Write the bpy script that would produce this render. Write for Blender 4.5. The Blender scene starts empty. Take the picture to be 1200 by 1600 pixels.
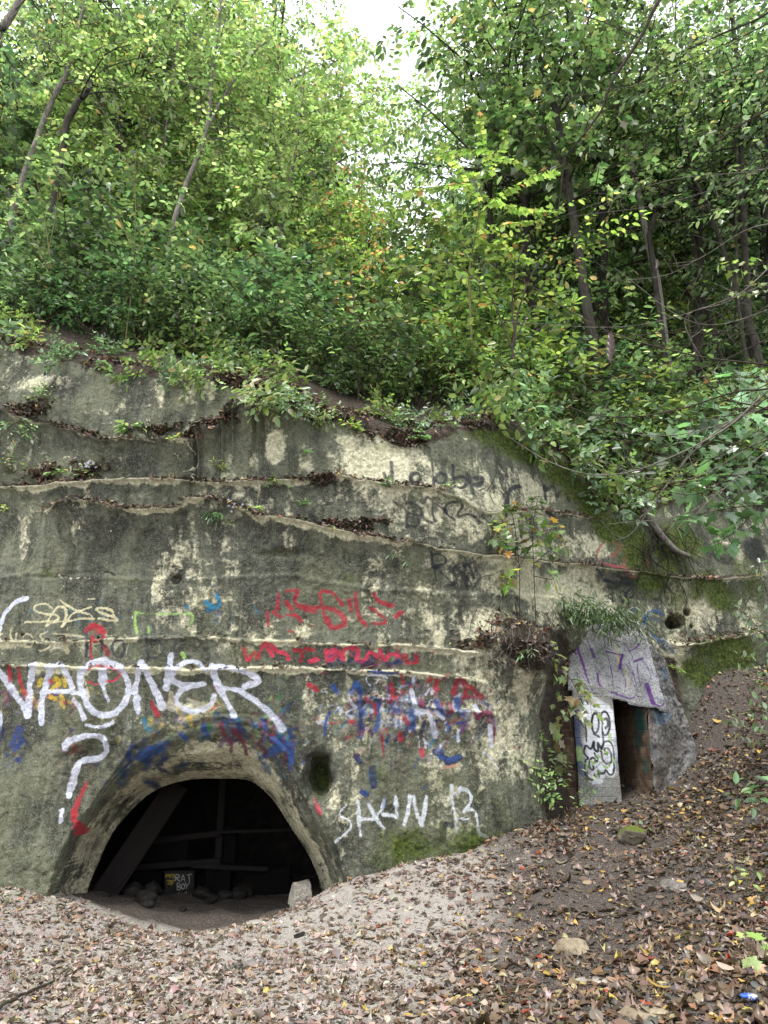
import bpy, math, random
import numpy as np
from mathutils import Vector, Matrix

# ------------------------------------------------------------------ camera, sky, sun, exposure
SC = bpy.context.scene
COL = SC.collection
PITCH = math.radians(18.0); CAMZ = 1.6; FPX = 1160.0
cam_d = bpy.data.cameras.new('camera'); cam = bpy.data.objects.new('camera', cam_d); COL.objects.link(cam)
cam_d.sensor_fit = 'VERTICAL'; cam_d.sensor_height = 32.0; cam_d.lens = 32.0 * FPX / 1600.0
cam_d.clip_start = 0.05; cam_d.clip_end = 600
cam.location = (0, 0, CAMZ); cam.rotation_euler = (math.radians(90) + PITCH, 0, 0)
SC.camera = cam

SUN_EL = math.radians(62); SUN_AZ = math.radians(200)      # azimuth clockwise from +Y: light from behind the viewer's right
w = bpy.data.worlds.new('World'); SC.world = w; w.use_nodes = True
nt = w.node_tree; nt.nodes.clear()
out = nt.nodes.new('ShaderNodeOutputWorld'); bg = nt.nodes.new('ShaderNodeBackground')
sky = nt.nodes.new('ShaderNodeTexSky'); sky.sky_type = 'NISHITA'; sky.sun_disc = False
sky.sun_elevation = SUN_EL; sky.sun_rotation = SUN_AZ; sky.dust_density = 4; sky.air_density = 1.2
mx = nt.nodes.new('ShaderNodeMix'); mx.data_type = 'RGBA'; mx.inputs[0].default_value = 0.85
mx.inputs[7].default_value = (11.3, 11.6, 12.2, 1)            # even white cloud cover
nt.links.new(sky.outputs[0], mx.inputs[6]); nt.links.new(mx.outputs[2], bg.inputs[0])
bg.inputs[1].default_value = 0.13
nt.links.new(bg.outputs[0], out.inputs[0])

sl = bpy.data.lights.new('sun', 'SUN'); so = bpy.data.objects.new('sun', sl); COL.objects.link(so)
sl.energy = 2.2; sl.angle = math.radians(10); sl.color = (1, 0.97, 0.9)
sd = Vector((math.sin(SUN_AZ) * math.cos(SUN_EL), math.cos(SUN_AZ) * math.cos(SUN_EL), math.sin(SUN_EL)))
so.rotation_euler = sd.to_track_quat('Z', 'Y').to_euler(); so.location = (6, -10, 20)
vs = SC.view_settings
vs.view_transform = 'Standard'; vs.look = 'None'; vs.gamma = 1; vs.exposure = 0.68
SC.cycles.max_bounces = 6; SC.cycles.diffuse_bounces = 3; SC.cycles.glossy_bounces = 2
SC.cycles.transmission_bounces = 3; SC.cycles.transparent_max_bounces = 4

# ------------------------------------------------------------------ helpers
RS = np.random.RandomState(7)
TAB = np.random.RandomState(3).rand(256, 256)
TAB3 = np.random.RandomState(5).rand(64, 64, 64)

def vn(u, v, s=0):
    u = np.asarray(u, float) + s * 17.31; v = np.asarray(v, float) + s * 7.77
    iu = np.floor(u).astype(int); iv = np.floor(v).astype(int); fu = u - iu; fv = v - iv
    fu = fu * fu * (3 - 2 * fu); fv = fv * fv * (3 - 2 * fv)
    a = TAB[iu & 255, iv & 255]; b = TAB[(iu + 1) & 255, iv & 255]
    c = TAB[iu & 255, (iv + 1) & 255]; d = TAB[(iu + 1) & 255, (iv + 1) & 255]
    return (a * (1 - fu) + b * fu) * (1 - fv) + (c * (1 - fu) + d * fu) * fv

def fbm(u, v, oct=4, s=0, gain=0.5):
    t = 0; a = 1; n = 0
    for i in range(oct):
        t = t + a * vn(u * 2 ** i, v * 2 ** i, s + i * 3.1); n += a; a *= gain
    return t / n                                    # 0..1

def vn3(p, s=0):
    p = p + s * 5.3; i = np.floor(p).astype(int); f = p - i; f = f * f * (3 - 2 * f); r = 0
    for a in (0, 1):
        for b in (0, 1):
            for c in (0, 1):
                wt = (f[:, 0] if a else 1 - f[:, 0]) * (f[:, 1] if b else 1 - f[:, 1]) * (f[:, 2] if c else 1 - f[:, 2])
                r = r + wt * TAB3[(i[:, 0] + a) & 63, (i[:, 1] + b) & 63, (i[:, 2] + c) & 63]
    return r

def sstep(e0, e1, x):
    t = np.clip((x - e0) / (e1 - e0), 0, 1); return t * t * (3 - 2 * t)

CP, SP = math.cos(PITCH), math.sin(PITCH)
def ray(px, py):                                    # survey of the photo: sight line as slopes per metre of depth
    a = (np.asarray(px, float) - 600) / FPX; b = (800 - np.asarray(py, float)) / FPX
    Y = CP - b * SP
    return a / Y, (SP + b * CP) / Y
def P(px, py, Y):
    a, b = ray(px, py); return (float(a * Y), float(Y), float(CAMZ + b * Y))

def catmull(pts, n=8):
    pts = np.array(pts, float)
    if len(pts) < 3: 
        t = np.linspace(0, 1, 6)[:, None]; return pts[0] * (1 - t) + pts[-1] * t if len(pts) > 1 else pts
    q = np.vstack([2 * pts[0] - pts[1], pts, 2 * pts[-1] - pts[-2]]); out = []
    for i in range(1, len(q) - 2):
        for t in np.linspace(0, 1, n, endpoint=False):
            out.append(0.5 * ((2 * q[i]) + (-q[i-1] + q[i+1]) * t + (2*q[i-1] - 5*q[i] + 4*q[i+1] - q[i+2]) * t*t + (-q[i-1] + 3*q[i] - 3*q[i+1] + q[i+2]) * t**3))
    out.append(pts[-1]); return np.array(out)

def mesh_np(name, V, F, cols=None, smooth=True):
    """V (n,3); F array (m,k) or list of such arrays; cols {attr: (n,4)}"""
    me = bpy.data.meshes.new(name)
    V = np.asarray(V, np.float32); Fs = F if isinstance(F, list) else [F]
    Fs = [np.asarray(f, np.int32) for f in Fs if len(f)]
    me.vertices.add(len(V)); me.vertices.foreach_set('co', V.ravel())
    nl = sum(f.size for f in Fs); npol = sum(len(f) for f in Fs)
    me.loops.add(nl); me.polygons.add(npol)
    me.loops.foreach_set('vertex_index', np.concatenate([f.ravel() for f in Fs]))
    st = []; o = 0
    for f in Fs:
        st.append(o + np.arange(len(f)) * f.shape[1]); o += f.size
    me.polygons.foreach_set('loop_start', np.concatenate(st).astype(np.int32))
    me.update(calc_edges=True)
    if smooth: me.polygons.foreach_set('use_smooth', np.ones(npol, bool))
    for k, c in (cols or {}).items():
        at = me.color_attributes.new(k, 'FLOAT_COLOR', 'POINT')
        at.data.foreach_set('color', np.asarray(c, np.float32).ravel())
    return me

def obj(name, me, mat, parent=None, loc=None):
    o = bpy.data.objects.new(name, me); COL.objects.link(o)
    if mat is not None and me is not None and not me.materials: me.materials.append(mat)
    if parent is not None: o.parent = parent
    if loc is not None: o.location = loc
    return o
def tag(o, label=None, cat=None, group=None, kind=None):
    if label: o['label'] = label
    if cat: o['category'] = cat
    if group: o['group'] = group
    if kind: o['kind'] = kind
    return o
def thing(name, label, cat, loc=(0, 0, 0), rz=0, group=None, scale=1):
    o = bpy.data.objects.new(name, None); COL.objects.link(o); o.location = loc; o.rotation_euler = (0, 0, rz)
    o.scale = (scale,) * 3; o.empty_display_size = 0.1
    return tag(o, label, cat, group)
def dup(root, loc, rz, scale, label, group=None, tilt=(0, 0)):
    r = root.copy(); COL.objects.link(r); r.location = loc; r.rotation_euler = (tilt[0], tilt[1], rz); r.scale = scale if hasattr(scale, '__len__') else (scale,) * 3
    r['label'] = label
    if group: r['group'] = group
    for ch in list(root.children):
        c = ch.copy(); COL.objects.link(c); c.parent = r
        for g in ch.children:
            d = g.copy(); COL.objects.link(d); d.parent = c
    return r

def grid_faces(nu, nv, keep=None):
    i = np.arange(nu - 1)[:, None] * nv + np.arange(nv - 1)[None, :]
    f = np.stack([i, i + nv, i + nv + 1, i + 1], -1)
    if keep is not None: f = f[keep]
    return f.reshape(-1, 4)

def tubes(lines, k=5):
    """lines: list of (pts (n,3), radii (n)) -> V, F (quads)"""
    VV = []; FF = []; off = 0
    for pts, rad in lines:
        pts = np.asarray(pts, float); rad = np.asarray(rad, float); n = len(pts)
        if n < 2: continue
        t = np.gradient(pts, axis=0); t /= np.linalg.norm(t, axis=1)[:, None] + 1e-9
        ref = np.where(np.abs(t[:, 2:3]) > 0.9, np.array([[1., 0, 0]]), np.array([[0, 0, 1.]]))
        a = np.cross(t, ref); a /= np.linalg.norm(a, axis=1)[:, None] + 1e-9; b = np.cross(t, a)
        an = np.arange(k) * 2 * math.pi / k
        ring = pts[:, None, :] + rad[:, None, None] * (a[:, None, :] * np.cos(an)[None, :, None] + b[:, None, :] * np.sin(an)[None, :, None])
        VV.append(ring.reshape(-1, 3))
        i = np.arange(n - 1)[:, None] * k + np.arange(k)[None, :]; j = np.arange(n - 1)[:, None] * k + ((np.arange(k) + 1) % k)[None, :]
        FF.append((np.stack([i, j, j + k, i + k], -1).reshape(-1, 4)) + off); off += n * k
    return np.concatenate(VV), np.concatenate(FF)

# ---- leaves
def _leaf_ovate():
    v = [(0, 0, 0), (.28, .24, .05), (.68, .2, .03), (1, 0, -.1), (.68, -.2, .03), (.28, -.24, .05)]
    return np.array(v, float), [np.array([[0, 1, 2, 3], [0, 3, 4, 5]])]
def _leaf_diamond():
    return np.array([(0, 0, 0), (.45, .3, .03), (1, 0, -.04), (.45, -.3, .03)], float), [np.array([[0, 1, 2, 3]])]
def _leaf_lance():
    v = [(0, 0, 0), (.3, .085, .01), (.7, .06, -.03), (1, 0, -.18), (.7, -.06, -.03), (.3, -.085, .01)]
    return np.array(v, float), [np.array([[0, 1, 2, 3], [0, 3, 4, 5]])]
def _leaf_maple():
    h = [(-.06, .16), (.0, .40), (.14, .24), (.30, .34), (.42, .60), (.50, .38), (.60, .36), (.56, .20), (.72, .26), (.80, .12)]
    v = [(.2, 0, -.03), (0, 0, 0)] + [(x, y, .05 * abs(y) - .08 * x * x) for x, y in h] + [(1.05, 0, -.12)] + [(x, -y, .05 * abs(y) - .08 * x * x) for x, y in h[::-1]]
    n = len(v); return np.array(v, float), [np.array([[0, i, i + 1 if i + 1 < n else 1] for i in range(1, n)])]
def _leaf_litter(c):
    xs_ = [0, .22, .5, .78, 1.0]; ws = [.02, .22, .3, .2, .01]; v = []
    for x, ww in zip(xs_, ws):
        z = -c * (x - .5) ** 2 * 1.6
        v += [(x, ww, z + .18 * c), (x, 0, z), (x, -ww, z + .12 * c)]
    f = []
    for i in range(4):
        for j in range(2): f.append([i*3+j, i*3+j+3, i*3+j+4, i*3+j+1])
    return np.array(v, float), [np.array(f)]
LEAF = {'ovate': _leaf_ovate(), 'diamond': _leaf_diamond(), 'lance': _leaf_lance(), 'maple': _leaf_maple()}

def leaves_mesh(tmpl, pos, d, nrm, size, col, curl=None):
    T, Fs = tmpl; N = len(pos); n = len(T)
    d = d / (np.linalg.norm(d, axis=1)[:, None] + 1e-9); y = np.cross(nrm, d); y /= np.linalg.norm(y, axis=1)[:, None] + 1e-9
    z = np.cross(d, y)
    tz = np.repeat(T[None, :, 2], N, 0)
    if curl is not None: tz = tz * curl[:, None]
    V = pos[:, None, :] + size[:, None, None] * (T[None, :, 0:1] * d[:, None, :] + T[None, :, 1:2] * y[:, None, :] + tz[:, :, None] * z[:, None, :])
    F = [(f[None] + (np.arange(N) * n)[:, None, None]).reshape(-1, f.shape[1]) for f in Fs]
    C = np.repeat(np.hstack([col, np.ones((N, 1))])[:, None, :], n, 1).reshape(-1, 4)
    return V.reshape(-1, 3), F, C

def join_parts(parts):
    V = []; F = []; C = []; o = 0
    for v, f, c in parts:
        V.append(v); C.append(c)
        for ff in (f if isinstance(f, list) else [f]): F.append(ff + o)
        o += len(v)
    return np.concatenate(V), F, np.concatenate(C)

def pal(rng, n, cols, wts, var=.25):
    cols = np.array(cols, float); k = rng.choice(len(cols), n, p=np.array(wts) / sum(wts))
    c = cols[k]; c = c * (1 + var * (rng.rand(n, 1) * 2 - 1)) * (1 + .12 * (rng.rand(n, 3) * 2 - 1)); return np.clip(c, .003, .95)

# ------------------------------------------------------------------ materials
def newmat(name):
    m = bpy.data.materials.new(name); m.use_nodes = True; m.node_tree.nodes.clear(); return m
class G:
    def __init__(s, m): s.t = m.node_tree; s.m = m
    def n(s, typ, **kw):
        x = s.t.nodes.new(typ)
        for k, v in kw.items():
            if k.startswith('i_'): x.inputs[k[2:].replace('_', ' ')].default_value = v
            else: setattr(x, k, v)
        return x
    def l(s, a, b): s.t.links.new(a, b)
    def noise(s, vec, scale, detail=4, rough=.55, dist=0):
        x = s.n('ShaderNodeTexNoise'); x.inputs['Scale'].default_value = scale; x.inputs['Detail'].default_value = detail
        x.inputs['Roughness'].default_value = rough; x.inputs['Distortion'].default_value = dist
        if vec is not None: s.l(vec, x.inputs['Vector'])
        return x.outputs['Fac']
    def ramp(s, fac, stops):
        x = s.n('ShaderNodeValToRGB'); e = x.color_ramp.elements
        while len(e) < len(stops): e.new(0.5)
        for i, (p, c) in enumerate(stops):
            e[i].position = p; e[i].color = (c, c, c, 1) if not hasattr(c, '__len__') else (*c, 1)
        s.l(fac, x.inputs[0]); return x.outputs[0]
    def mix(s, f, a, b, mode='MIX'):
        x = s.n('ShaderNodeMix', data_type='RGBA', blend_type=mode)
        for v, i in ((f, 0), (a, 6), (b, 7)):
            if isinstance(v, (int, float)): x.inputs[i].default_value = v
            elif isinstance(v, tuple): x.inputs[i].default_value = (*v, 1)
            else: s.l(v, x.inputs[i])
        return x.outputs[2]
    def math(s, op, a, b=0.0, clamp=False):
        x = s.n('ShaderNodeMath', operation=op); x.use_clamp = clamp
        for v, i in ((a, 0), (b, 1)):
            if isinstance(v, (int, float)): x.inputs[i].default_value = v
            else: s.l(v, x.inputs[i])
        return x.outputs[0]
    def mapping(s, vec, scale):
        x = s.n('ShaderNodeMapping'); x.inputs['Scale'].default_value = scale; s.l(vec, x.inputs['Vector']); return x.outputs[0]
    def pos(s): return s.n('ShaderNodeNewGeometry').outputs['Position']
    def obj(s): return s.n('ShaderNodeTexCoord').outputs['Object']
    def attr(s, name): x = s.n('ShaderNodeAttribute'); x.attribute_name = name; return x
    def sep(s, c): x = s.n('ShaderNodeSeparateColor'); s.l(c, x.inputs[0]); return x.outputs
    def bump(s, h, strength, dist, prev=None):
        x = s.n('ShaderNodeBump'); x.inputs['Strength'].default_value = strength; x.inputs['Distance'].default_value = dist
        s.l(h, x.inputs['Height'])
        if prev is not None: s.l(prev, x.inputs['Normal'])
        return x.outputs[0]
    def out(s, color, rough=.85, normal=None, spec=.3):
        p = s.n('ShaderNodeBsdfPrincipled'); o = s.n('ShaderNodeOutputMaterial')
        if isinstance(color, tuple): p.inputs['Base Color'].default_value = (*color, 1)
        else: s.l(color, p.inputs['Base Color'])
        if isinstance(rough, (int, float)): p.inputs['Roughness'].default_value = rough
        else: s.l(rough, p.inputs['Roughness'])
        p.inputs['Specular IOR Level'].default_value = spec
        if normal is not None: s.l(normal, p.inputs['Normal'])
        s.l(p.outputs[0], o.inputs[0]); return s.m

def leaf_mat(name, transl=.5, gloss=.10):
    m = newmat(name); g = G(m); a = g.attr('tint').outputs['Color']
    vein = g.noise(g.obj(), 60, 2)
    c = g.mix(g.math('MULTIPLY', vein, .35), a, (0.03, .05, .012), 'MIX')
    di = g.n('ShaderNodeBsdfDiffuse'); tr = g.n('ShaderNodeBsdfTranslucent'); gl = g.n('ShaderNodeBsdfGlossy')
    gl.inputs['Roughness'].default_value = .36
    g.l(c, di.inputs[0]); g.l(g.mix(.35, c, (1.0, 1.15, .35), 'MULTIPLY'), tr.inputs[0])
    g.l(g.mix(1.0, c, (1.45, 1.6, 1.15), 'MULTIPLY'), tr.inputs[0])
    m1 = g.n('ShaderNodeMixShader'); m1.inputs[0].default_value = transl; g.l(di.outputs[0], m1.inputs[1]); g.l(tr.outputs[0], m1.inputs[2])
    m2 = g.n('ShaderNodeMixShader'); m2.inputs[0].default_value = gloss; g.l(m1.outputs[0], m2.inputs[1]); g.l(gl.outputs[0], m2.inputs[2])
    o = g.n('ShaderNodeOutputMaterial'); g.l(m2.outputs[0], o.inputs[0]); return m
M_LEAF = leaf_mat('leaf')
M_LEAF2 = leaf_mat('shade_leaf', .38, .08)
M_DRY = leaf_mat('dry_leaf', .12, .05)

def bark_mat(name, c1, c2):
    m = newmat(name); g = G(m); p = g.mapping(g.obj(), (1, 1, .25)); n = g.noise(p, 30, 5); n2 = g.noise(g.obj(), 4, 3)
    c = g.mix(g.ramp(n, [(.35, 0), (.65, 1)]), c1, c2); c = g.mix(g.ramp(n2, [(.5, 0), (.7, .5)]), c, (.05, .065, .03))
    return g.out(c, .9, g.bump(n, .6, .02))
M_BARK = bark_mat('bark_brown', (.010, .008, .006), (.045, .037, .03))
M_BARKG = bark_mat('bark_grey', (.09, .08, .07), (.22, .2, .17))
M_TWIG = bark_mat('twig_bark', (.018, .013, .009), (.065, .045, .032))
M_STEM = bark_mat('green_stem', (.06, .07, .02), (.14, .13, .05))

def rock_wall_mat():
    m = newmat('sandstone_cliff'); g = G(m); p = g.pos()
    mk = g.attr('mask'); sp = g.sep(mk.outputs['Color']); pale, moss, soil = sp[0], sp[1], sp[2]; dark = mk.outputs['Alpha']
    pa = g.attr('paint'); pc, pal_ = pa.outputs['Color'], pa.outputs['Alpha']
    streak = g.noise(g.mapping(p, (5.5, 5.5, 1.5)), 1.0, 6, .62)
    blot = g.noise(p, 1.7, 6, .6); fine = g.noise(p, 24, 6, .7); grit = g.noise(p, 95, 3, .75); mid = g.noise(p, 7, 6, .62, .4)
    base = g.mix(g.ramp(streak, [(.40, 0), (.60, 1)]), (.027, .032, .024), (.130, .140, .104))
    base = g.mix(g.ramp(blot, [(.44, 0), (.60, .65)]), base, (.13, .138, .085))
    base = g.mix(g.ramp(blot, [(.36, .8), (.46, 0)]), base, (.038, .041, .035))
    base = g.mix(g.ramp(fine, [(.50, 0), (.64, .35)]), base, (.24, .235, .16))
    base = g.mix(g.ramp(fine, [(.36, .45), (.46, 0)]), base, (.03, .032, .025))
    base = g.mix(g.ramp(grit, [(.54, 0), (.65, .5)]), base, (.38, .36, .28))
    base = g.mix(g.ramp(grit, [(.35, .45), (.45, 0)]), base, (.016, .017, .012))
    drip = g.noise(g.mapping(p, (16, 16, .8)), 1.0, 4, .65); base = g.mix(g.ramp(drip, [(.56, 0), (.66, .25)]), base, (.26, .26, .2)); base = g.mix(g.ramp(drip, [(.34, .35), (.43, 0)]), base, (.028, .03, .024))
    # exposed pale sandstone with ragged edges
    s1 = g.math('ADD', g.math('MULTIPLY', mid, .95), g.math('MULTIPLY', fine, .45))
    s2 = g.math('ADD', s1, g.math('MULTIPLY', streak, .35))
    pf = g.ramp(g.math('ADD', g.math('MULTIPLY', s2, .5), g.math('MULTIPLY', pale, .42)), [(.56, 0), (.66, 1)])
    palec = g.mix(g.ramp(fine, [(.4, 0), (.6, 1)]), (.36, .35, .24), (.66, .63, .45))
    palec = g.mix(g.ramp(grit, [(.38, .6), (.47, 0)]), palec, (.10, .10, .07))
    c = g.mix(pf, base, palec)
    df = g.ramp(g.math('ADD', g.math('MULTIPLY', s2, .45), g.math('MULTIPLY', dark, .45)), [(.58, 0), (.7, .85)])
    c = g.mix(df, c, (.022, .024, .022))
    # paint, worn by the grain of the rock
    wear = g.ramp(g.math('ADD', g.math('MULTIPLY', g.math('ADD', fine, g.math('MULTIPLY', mid, .6)), .8), g.math('MULTIPLY', g.math('ADD', pal_, -1.0), .55)), [(.31, .10), (.47, 1)])
    pf2 = g.math('MULTIPLY', g.math('MULTIPLY', wear, g.math('MINIMUM', g.math('MULTIPLY', pal_, 1.25), 1.0)), g.ramp(grit, [(.37, .3), (.47, 1)]))
    c = g.mix(pf2, c, g.mix(g.math('MULTIPLY', grit, .35), pc, (.05, .05, .05)))
    # moss and soil
    mf = g.ramp(g.math('ADD', g.math('MULTIPLY', s1, .5), g.math('MULTIPLY', moss, .5)), [(.52, 0), (.82, 1)])
    mosc = g.mix(g.ramp(fine, [(.4, 0), (.6, 1)]), (.022, .035, .008), (.10, .13, .028))
    c = g.mix(mf, c, mosc)
    sf = g.ramp(g.math('ADD', g.math('MULTIPLY', fine, .5), g.math('MULTIPLY', soil, .6)), [(.42, 0), (.54, 1)])
    soc = g.mix(g.ramp(fine, [(.4, 0), (.6, 1)]), (.018, .014, .010), (.075, .058, .044))
    c = g.mix(sf, c, soc)
    b = g.bump(mid, .6, .07); b = g.bump(fine, .7, .03, b); b = g.bump(grit, .5, .008, b)
    return g.out(c, .9, b, .2)
M_CLIFF = rock_wall_mat()

def ground_mat():
    m = newmat('forest_floor'); g = G(m); p = g.pos(); mk = g.sep(g.attr('mask').outputs['Color'])
    n1 = g.noise(p, 3, 6); n2 = g.noise(p, 22, 6, .65); n3 = g.noise(p, 110, 3, .7)
    pale = g.mix(n2, (.22, .195, .17), (.45, .415, .375)); dk = g.mix(n2, (.028, .022, .018), (.12, .10, .085))
    pf = g.ramp(g.math('ADD', g.math('MULTIPLY', n1, .6), g.math('MULTIPLY', mk[0], .6)), [(.48, 0), (.72, 1)])
    c = g.mix(pf, dk, pale)
    c = g.mix(g.ramp(n3, [(.55, 0), (.66, .5)]), c, (.5, .46, .42)); c = g.mix(g.ramp(n3, [(.34, .7), (.45, 0)]), c, (.02, .016, .012))
    b = g.bump(n2, .7, .04); b = g.bump(n3, .6, .012, b)
    return g.out(c, .95, b, .15)
M_GROUND = ground_mat()

def stone_mat(name, c1, c2, moss=0.0):
    m = newmat(name); g = G(m); p = g.obj(); n = g.noise(p, 6, 6, .6); f = g.noise(p, 45, 4, .65)
    c = g.mix(g.ramp(n, [(.35, 0), (.65, 1)]), c1, c2); c = g.mix(g.ramp(f, [(.36, .6), (.46, 0)]), c, tuple(x * .35 for x in c1))
    if moss:
        nz = g.n('ShaderNodeNewGeometry').outputs['Normal']; s = g.n('ShaderNodeSeparateXYZ'); g.l(nz, s.inputs[0])
        mf = g.ramp(g.math('ADD', g.math('MULTIPLY', s.outputs[2], .5), g.math('MULTIPLY', n, .7)), [(.55, 0), (.7, moss)])
        c = g.mix(mf, c, g.mix(f, (.04, .06, .01), (.14, .17, .03)))
    b = g.bump(n, .5, .05); b = g.bump(f, .5, .01, b); return g.out(c, .9, b, .2)
M_PALE = stone_mat('pale_block_stone', (.22, .20, .17), (.42, .39, .34))
M_GREY = stone_mat('grey_stone', (.11, .10, .09), (.24, .22, .20))
M_SAND = stone_mat('sandstone_lump', (.17, .135, .09), (.34, .285, .20))
M_MOSSY = stone_mat('mossy_stone', (.09, .08, .06), (.18, .16, .12), 1.0)
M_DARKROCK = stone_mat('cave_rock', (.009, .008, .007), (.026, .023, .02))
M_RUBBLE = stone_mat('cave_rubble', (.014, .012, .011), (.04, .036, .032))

def concrete_mat(name, c1, c2, brick=0.0, bscale=4.0, axis='xz'):
    """painted concrete / brick patch: vertex 'paint' gives the graffiti"""
    m = newmat(name); g = G(m); p = g.pos(); pa = g.attr('paint')
    n = g.noise(p, 5, 5); f = g.noise(p, 40, 5, .65); gr = g.noise(p, 150, 3, .7)
    c = g.mix(g.ramp(n, [(.35, 0), (.65, 1)]), c1, c2); c = g.mix(g.ramp(gr, [(.38, .85), (.48, 0)]), c, tuple(x * .3 for x in c1))
    c = g.mix(g.ramp(gr, [(.52, 0), (.62, .7)]), c, tuple(min(.7, x * 2.0) for x in c2)); c = g.mix(g.ramp(f, [(.38, .6), (.48, 0)]), c, tuple(x * .35 for x in c1))
    h = f
    if brick:
        s = g.n('ShaderNodeSeparateXYZ'); g.l(p, s.inputs[0]); cb = g.n('ShaderNodeCombineXYZ')
        g.l(s.outputs[0 if axis == 'xz' else 1], cb.inputs[0]); g.l(s.outputs[2], cb.inputs[1])
        dn = g.n('ShaderNodeVectorMath', operation='ADD'); g.l(cb.outputs[0], dn.inputs[0])
        dv = g.n('ShaderNodeTexNoise'); dv.inputs['Scale'].default_value = 6; g.l(p, dv.inputs['Vector'])
        dm = g.n('ShaderNodeVectorMath', operation='SCALE'); g.l(dv.outputs['Color'], dm.inputs[0]); dm.inputs['Scale'].default_value = .03
        g.l(dm.outputs[0], dn.inputs[1])
        br = g.n('ShaderNodeTexBrick'); br.inputs['Scale'].default_value = 1; br.inputs['Brick Width'].default_value = .30; br.inputs['Row Height'].default_value = .10
        br.inputs['Mortar Size'].default_value = .008; br.inputs['Mortar Smooth'].default_value = .5
        br.inputs['Color1'].default_value = (*c1, 1); br.inputs['Color2'].default_value = (*c2, 1); br.inputs['Mortar'].default_value = (.16, .14, .12, 1)
        g.l(dn.outputs[0], br.inputs['Vector'])
        c = g.mix(brick, c, g.mix(g.ramp(n, [(.3, .2), (.7, 1)]), tuple(x * .4 for x in c1), br.outputs[0]))
        h = g.math('SUBTRACT', g.math('MULTIPLY', f, .3), g.math('MULTIPLY', br.outputs['Fac'], 1.0))
    wear = g.ramp(g.math('ADD', f, g.math('MULTIPLY', pa.outputs['Alpha'], .4)), [(.5, .25), (.62, 1)])
    pf = g.math('MULTIPLY', g.math('MULTIPLY', pa.outputs['Alpha'], wear), g.ramp(gr, [(.34, .4), (.46, 1)]))
    c = g.mix(pf, c, pa.outputs['Color'])
    b = g.bump(h, .6, .015); b = g.bump(gr, .5, .006, b); return g.out(c, .88, b, .25)
M_CONC = concrete_mat('painted_concrete', (.15, .15, .15), (.32, .32, .33))
M_BRICKP = concrete_mat('painted_brick_pillar', (.17, .17, .16), (.30, .30, .28), .25)
M_FLANK = concrete_mat('rendered_flank', (.085, .082, .078), (.21, .205, .195))
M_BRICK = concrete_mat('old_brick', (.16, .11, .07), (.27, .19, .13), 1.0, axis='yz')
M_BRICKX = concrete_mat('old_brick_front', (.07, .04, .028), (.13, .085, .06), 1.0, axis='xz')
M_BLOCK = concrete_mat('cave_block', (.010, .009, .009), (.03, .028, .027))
def wood_mat(name, c1, c2):
    m = newmat(name); g = G(m); n = g.noise(g.mapping(g.obj(), (1.5, 18, 18)), 1.5, 5)
    return g.out(g.mix(n, c1, c2), .85, g.bump(n, .4, .01))
M_WOOD = wood_mat('old_plank', (.005, .004, .004), (.016, .013, .011))
M_RUST = wood_mat('rusty_board', (.005, .004, .003), (.014, .009, .008))

# ------------------------------------------------------------------ cliff + hillside: one surface y = W(x, z)
UB = np.array([(-16, 10.6), (-10, 9.2), (-7, 8.55), (-5, 8.25), (-3, 8.02), (-1.5, 7.95), (0, 8.0), (.8, 8.25), (1.3, 8.6), (1.8, 9.1), (2.3, 9.65), (2.9, 10.05), (3.6, 10.35), (4.5, 10.75), (5.5, 11.2), (7, 12), (9, 13), (18, 17)])
LB = np.array([(-16, 10.6), (-10, 9.2), (-7, 8.55), (-5, 8.25), (-3, 8.02), (-1.5, 7.95), (0, 8.0), (.8, 8.2), (1.3, 8.42), (1.62, 8.66), (1.8, 8.85), (1.95, 9.1), (2.1, 9.5), (2.28, 9.9), (2.72, 10.0), (2.84, 11.3), (3.55, 11.3), (3.7, 10.45), (4.25, 10.7), (4.6, 10.8), (5.5, 11.2), (7, 12), (9, 13), (18, 17)])
def smooth_interp(x, tab, r=.12):
    return (np.interp(x - r, tab[:, 0], tab[:, 1]) + 2 * np.interp(x, tab[:, 0], tab[:, 1]) + np.interp(x + r, tab[:, 0], tab[:, 1])) / 4
def W0(x, z):
    k = sstep(2.78, 3.1, z)
    b = smooth_interp(x, LB, .08) * (1 - k) + smooth_interp(x, UB, .3) * k
    return b + .03 * np.clip(z, 0, 2.5) + .27 * np.clip(z - 2.5, 0, 9)
def hit0(px, py):                                   # sight line meets the smooth cliff
    a, b = ray(px, py); a = np.atleast_1d(a); b = np.atleast_1d(b)
    Y = np.linspace(7, 15, 400)[None, :]; d = Y - W0(a[:, None] * Y, CAMZ + b[:, None] * Y)
    k = np.argmax(d > 0, 1); y = Y[0, k]; return a * y, CAMZ + b * y, y

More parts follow.
